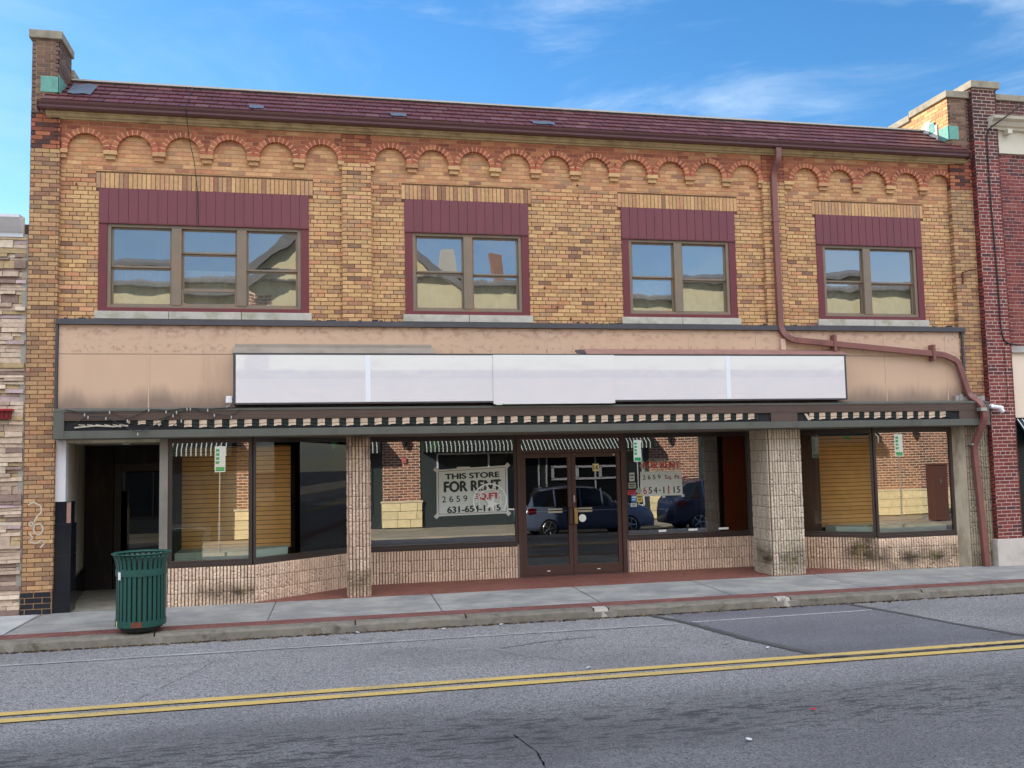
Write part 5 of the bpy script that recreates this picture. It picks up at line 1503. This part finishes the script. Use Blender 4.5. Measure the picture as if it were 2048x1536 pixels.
for k in range(4): m.box(9.1 + k * .97, 9.2 + k * .97, YO - .02, YO + .06, 1.3, 1.75)
m.build("white_rail", WHITEP, ob)
def awn(a, b):
    o = thing("shop_awning", "", "awning", (a, YO, 2.9))
    y0, y1 = YO + .02, YO + .85
    m = MB(); m.face([(a, y0, 3.2), (b, y0, 3.2), (b, y1, 2.62), (a, y1, 2.62)], S(28, 40, 38)); m.face([(a, y1, 2.62), (b, y1, 2.62), (b, y1, 2.40), (a, y1, 2.40)], S(28, 40, 38))
    m.face([(a, y0, 3.2), (a, y1, 2.62), (a, y1, 2.4), (a, y0, 2.4)], S(28, 40, 38)); m.face([(b, y0, 3.2), (b, y1, 2.62), (b, y1, 2.4), (b, y0, 2.4)], S(28, 40, 38))
    x = a + .08
    while x < b - .04:
        m.face([(x, y0, 3.204), (x + .035, y0, 3.204), (x + .035, y1 + .003, 2.624), (x, y1 + .003, 2.624)], S(200, 200, 190)); m.face([(x, y1 + .004, 2.624), (x + .035, y1 + .004, 2.624), (x + .035, y1 + .004, 2.40), (x, y1 + .004, 2.40)], S(200, 200, 190)); x += .155
    m.build("canvas", mat_tint("opposite_canvas", rough=.9, var=.1, bmp=.1), o, recalc=False)
    m = MB(); m.box(a, b, y1 - .03, y1 - .005, 2.6, 2.63); m.build("front_bar", BLACK, o)
    return o
for (a, b, l) in ((4.0, 13.1, "long dark green pinstriped awning across the street above the parked cars"), (-1.4, 2.4, "short dark green pinstriped awning across the street left of the tall brick pier"), (-7, -2.7, "dark green pinstriped awning across the street near its left end"), (15.4, 21.4, "dark green pinstriped awning across the street near its right end")):
    o = awn(a, b); o["label"] = l; o["group"] = "pinstriped awnings across the street"
# wall lamps and meter on brick piers
for (x, l) in ((3.35, "black wall lantern on the brick pier left of the long awning opposite"), (14.0, "black wall lantern on the brick wall right of the long awning opposite"), (23.3, "pale wall lantern on the far right brick wall opposite")):
    o = thing("wall_lantern", l, "lamp", (x, YO, 2.9), "wall lanterns across the street")
    m = MB(); m.lathe([(0, 2.55), (.06, 2.6), (.11, 2.85), (.13, 2.87), (.05, 2.98), (0, 3.0)], 10, (x, YO + .18)); m.build("lantern", BLACK, o)
    m = MB(); m.tube([(x, YO, 2.95), (x, YO + .1, 3.02), (x, YO + .18, 3.0)], .015, 6); m.build("arm", BLACK, o)
m = MB(); m.box(3.25, 3.42, YO, YO + .09, 2.0, 2.2); o = tag(m.build("alarm_bell", mat_plain("faded_red_box", S(200, 110, 110), .6, .05, 6), loc=(3.3, YO, 2.1), bevel=.02), "small faded red alarm box on the brick pier across the street", "alarm box")

# street furniture across
for (x, l) in ((-2.73, "green and white parking sign on a thin post across the street facing the trash can"), (11.2, "green and white parking sign on a thin post across the street beside the dark car"), (19.8, "green and white parking sign on a thin post across the street at the far right")):
    o = thing("parking_sign", l, "sign", (x, -13.3, ZO), "parking signs across the street")
    m = MB(); m.tube([(x, -13.34, ZO - .05), (x, -13.34, 2.7)], .025, 8); m.build("post", GALV, o)
    m = MB(); m.box(x - .15, x + .15, -13.31, -13.305, 1.9, 2.66); m.build("plate", mat_plain("white_sign_metal", S(224, 232, 226), .4, .03, 5), o)
    m = MB()
    for k in range(4): m.box(x - .12, x - .02, -13.304, -13.302, 2.14 + k * .12, 2.22 + k * .12)
    m.box(x - .12, x + .12, -13.304, -13.302, 1.93, 2.05); m.build("green_print", mat_plain("sign_green", S(40, 170, 110), .4, .03, 5), o)
o = thing("street_lamp", "dark green fluted lamp post across the street left of the cars", "street lamp", (-7.6, -13.4, ZO))
m = MB(); m.lathe([(.22, ZO - .05), (.22, ZO + .12), (.15, ZO + .25), (.12, ZO + .6), (.075, ZO + .8), (.065, 3.4), (.09, 3.45), (.05, 3.5), (0, 3.5)], 16, (-7.6, -13.4)); m.build("post", mat_plain("black_green_iron", S(22, 30, 28), .4, .1, 5), o, smooth=False)
m = MB(); m.lathe([(0, 3.5), (.12, 3.55), (.19, 3.9), (.2, 3.95), (.06, 4.2), (0, 4.25)], 12, (-7.6, -13.4)); m.build("lantern", mat_plain("frosted_glass", S(200, 200, 190), .4, .03, 5), o)
for (x, l) in ((21.95, "brown boxed utility cabinet across the street beside the far brick wall"), (23.0, "narrow brown cabinet on a post across the street at the far right")):
    o = thing("utility_cabinet", l, "cabinet", (x, -14.2, ZO), "cabinets across the street")
    m = MB(); z0 = ZO if x < 22.5 else .6; m.box(x - .3, x + .3, -14.5, -14.1, max(z0, ZO - .04), 1.55); m.box(x - .34, x + .34, -14.54, -14.06, 1.55, 1.6); m.build("cabinet_body", mat_plain("brown_cabinet_paint", S(96, 62, 52), .5, .08, 5), o, bevel=.01)
    m = MB(); m.tube([(x, -14.3, ZO - .04), (x, -14.3, max(z0, ZO + .05))], .05, 8); m.build("stand", BLACK, o)
    m = MB(); m.box(x - .02, x + .02, -14.095, -14.085, .9, 1.05); m.build("handle", CHROME, o)

# ================================================================ parked cars (seen in the glass)
def car(name, label, x0, y0, zg, length, body, height=1.68, flip=False):
    """x0 = centre; nose towards +x unless flip"""
    o = thing(name, label, "car", (x0, y0, zg), "cars parked across the street")
    sx = -1 if flip else 1
    hw = .92; ln = length
    # stations: t along length (0 tail .. 1 nose), hood/belt height, roof height, roof half-width factor
    st = [(.0, .72, .72), (.012, .98, .98), (.03, 1.05, 1.12), (.07, 1.07, 1.45), (.13, 1.06, 1.60), (.22, 1.05, 1.66), (.40, 1.03, 1.68), (.54, 1.02, 1.64), (.63, 1.02, 1.48), (.70, 1.02, 1.24), (.745, 1.02, 1.05), (.80, 1.02, 1.03), (.88, .98, .99), (.94, .90, .91), (.98, .78, .79), (1.0, .60, .61)]
    k = height / 1.68
    def hwf(t): return hw * (1 - .10 * max(0, (.08 - t) / .08) - .16 * max(0, (t - .88) / .12) ** 1.5)
    B = MB(); rings = []
    for (t, zb, zr) in st:
        w_ = hwf(t); X = x0 + sx * (t - .5) * ln; zb *= k; zr *= k
        rw = w_ * (.80 if zr - zb > .1 else .93)
        bot = .28
        prof = [(w_ * .94, bot), (w_, .45), (w_ * 1.0, .75 * k if zb > .75 * k else zb * .8), (w_ * .97, zb * .985), (rw, zr - .05 if zr - zb > .1 else zb), (rw * .7, zr)]
        ring_ = [(X, y0 + a, zg + b) for a, b in prof] + [(X, y0 - a, zg + b) for a, b in prof[::-1]]
        rings.append(ring_)
    G_ = MB()
    for (ra, rb_), (sa, sb) in zip(zip(rings, rings[1:]), zip(st, st[1:])):
        n = len(ra)
        for j in range(n):
            j2 = (j + 1) % n
            isg = j in (3, 7) and min(sa[2] - sa[1], sb[2] - sb[1]) > .12
            wind = j in (4, 5, 6) and abs(sa[2] - sb[2]) > .14 and max(sa[2] - sa[1], sb[2] - sb[1]) > .15
            (G_ if (isg or wind) else B).face([ra[j], ra[j2], rb_[j2], rb_[j]])
    B.face(rings[0]); B.face(rings[-1][::-1])
    bo = B.build("body", body, o, smooth=True)
    G_.build("window_glass", mat_plain("car_glass", (.01, .012, .015), .05, .05, 3, bmp=0, spec=.8), o, smooth=True)
    m = MB()
    for t in (.24, .43, .60):
        X = x0 + sx * (t - .5) * ln
        for s_ in (-1, 1):
            m.tube([(X, y0 + s_ * hw * .985, zg + 1.0 * k), (X + sx * -.03, y0 + s_ * hw * .80, zg + 1.6 * k)], .03, 6)
    m.build("pillar", body, o)
    for t in (.185, .80):
        for s_ in (-1, 1):
            X = x0 + sx * (t - .5) * ln; yy = y0 + s_ * (hw - .10)
            w_ = MB(); w_.lathe([(.0, yy - .11), (.30, yy - .11), (.345, yy - .08), (.345, yy + .08), (.30, yy + .11), (0, yy + .11)], 28, (X, zg + .345), axis="y"); wh = w_.build("wheel", BLACK, o, smooth=False)
            w_ = MB(); yr = yy + s_ * .115
            w_.lathe([(.22, yr - .01), (.235, yr), (.22, yr + .01), (.21, yr)], 24, (X, zg + .345), axis="y", closed=True)
            for q in range(5):
                a = q * 2 * math.pi / 5; w_.tube([(X, yr, zg + .345), (X + .22 * math.cos(a), yr, zg + .345 + .22 * math.sin(a))], .028, 6)
            w_.build("rim", CHROME, wh)
    m = MB()
    for s_ in (-1, 1):
        X = x0 + sx * (-.5 + .03) * ln; m.box(min(X, X + sx * .25), max(X, X + sx * .25), y0 + s_ * .86 - .06, y0 + s_ * .86 + .06, zg + .82 * k, zg + 1.0 * k)
    m.build("tail_lamp", mat_plain("dark_red_lens", S(120, 20, 24), .15, .05, 5, bmp=0), o)
    m = MB()
    for s_ in (-1, 1):
        X = x0 + sx * (.5 - .085) * ln; m.box(min(X, X + sx * .25), max(X, X + sx * .25), y0 + s_ * .76 - .06, y0 + s_ * .76 + .06, zg + .70 * k, zg + .83 * k)
    m.build("headlight", mat_plain("clear_lens", S(200, 205, 210), .1, .05, 5, bmp=0), o)
    m = MB(); X = x0 + sx * (.655 - .5) * ln
    for s_ in (-1, 1): m.box(X - .08, X + .1, y0 + s_ * (hw + .1) - .07, y0 + s_ * (hw + .1) + .07, zg + 1.0 * k, zg + 1.14 * k)
    m.build("side_mirror", body, o, bevel=.02)
    m = MB()
    for s_ in (-1, 1): m.tube([(x0 + sx * -.35 * ln, y0 + s_ * .62, zg + 1.66 * k), (x0 + sx * -.2 * ln, y0 + s_ * .64, zg + 1.73 * k), (x0 + sx * .0 * ln, y0 + s_ * .64, zg + 1.72 * k)], .018, 6)
    m.build("roof_rail", BLACK, o)
    return o
PAINT1 = mat_plain("blue_grey_car_paint", S(124, 138, 166), .18, .03, 2, bmp=0, spec=.7)
PAINT2 = mat_plain("dark_navy_car_paint", S(40, 52, 80), .18, .03, 2, bmp=0, spec=.7)
ZC = road_z(-12.6)
car("parked_suv", "blue grey sport utility car parked at the far kerb opposite the doors", 8.9, -12.55, ZC, 4.5, PAINT1, 1.68)
car("parked_suv", "dark navy sport utility car parked ahead of the blue grey one", 14.2, -12.55, ZC, 4.7, PAINT2, 1.80)
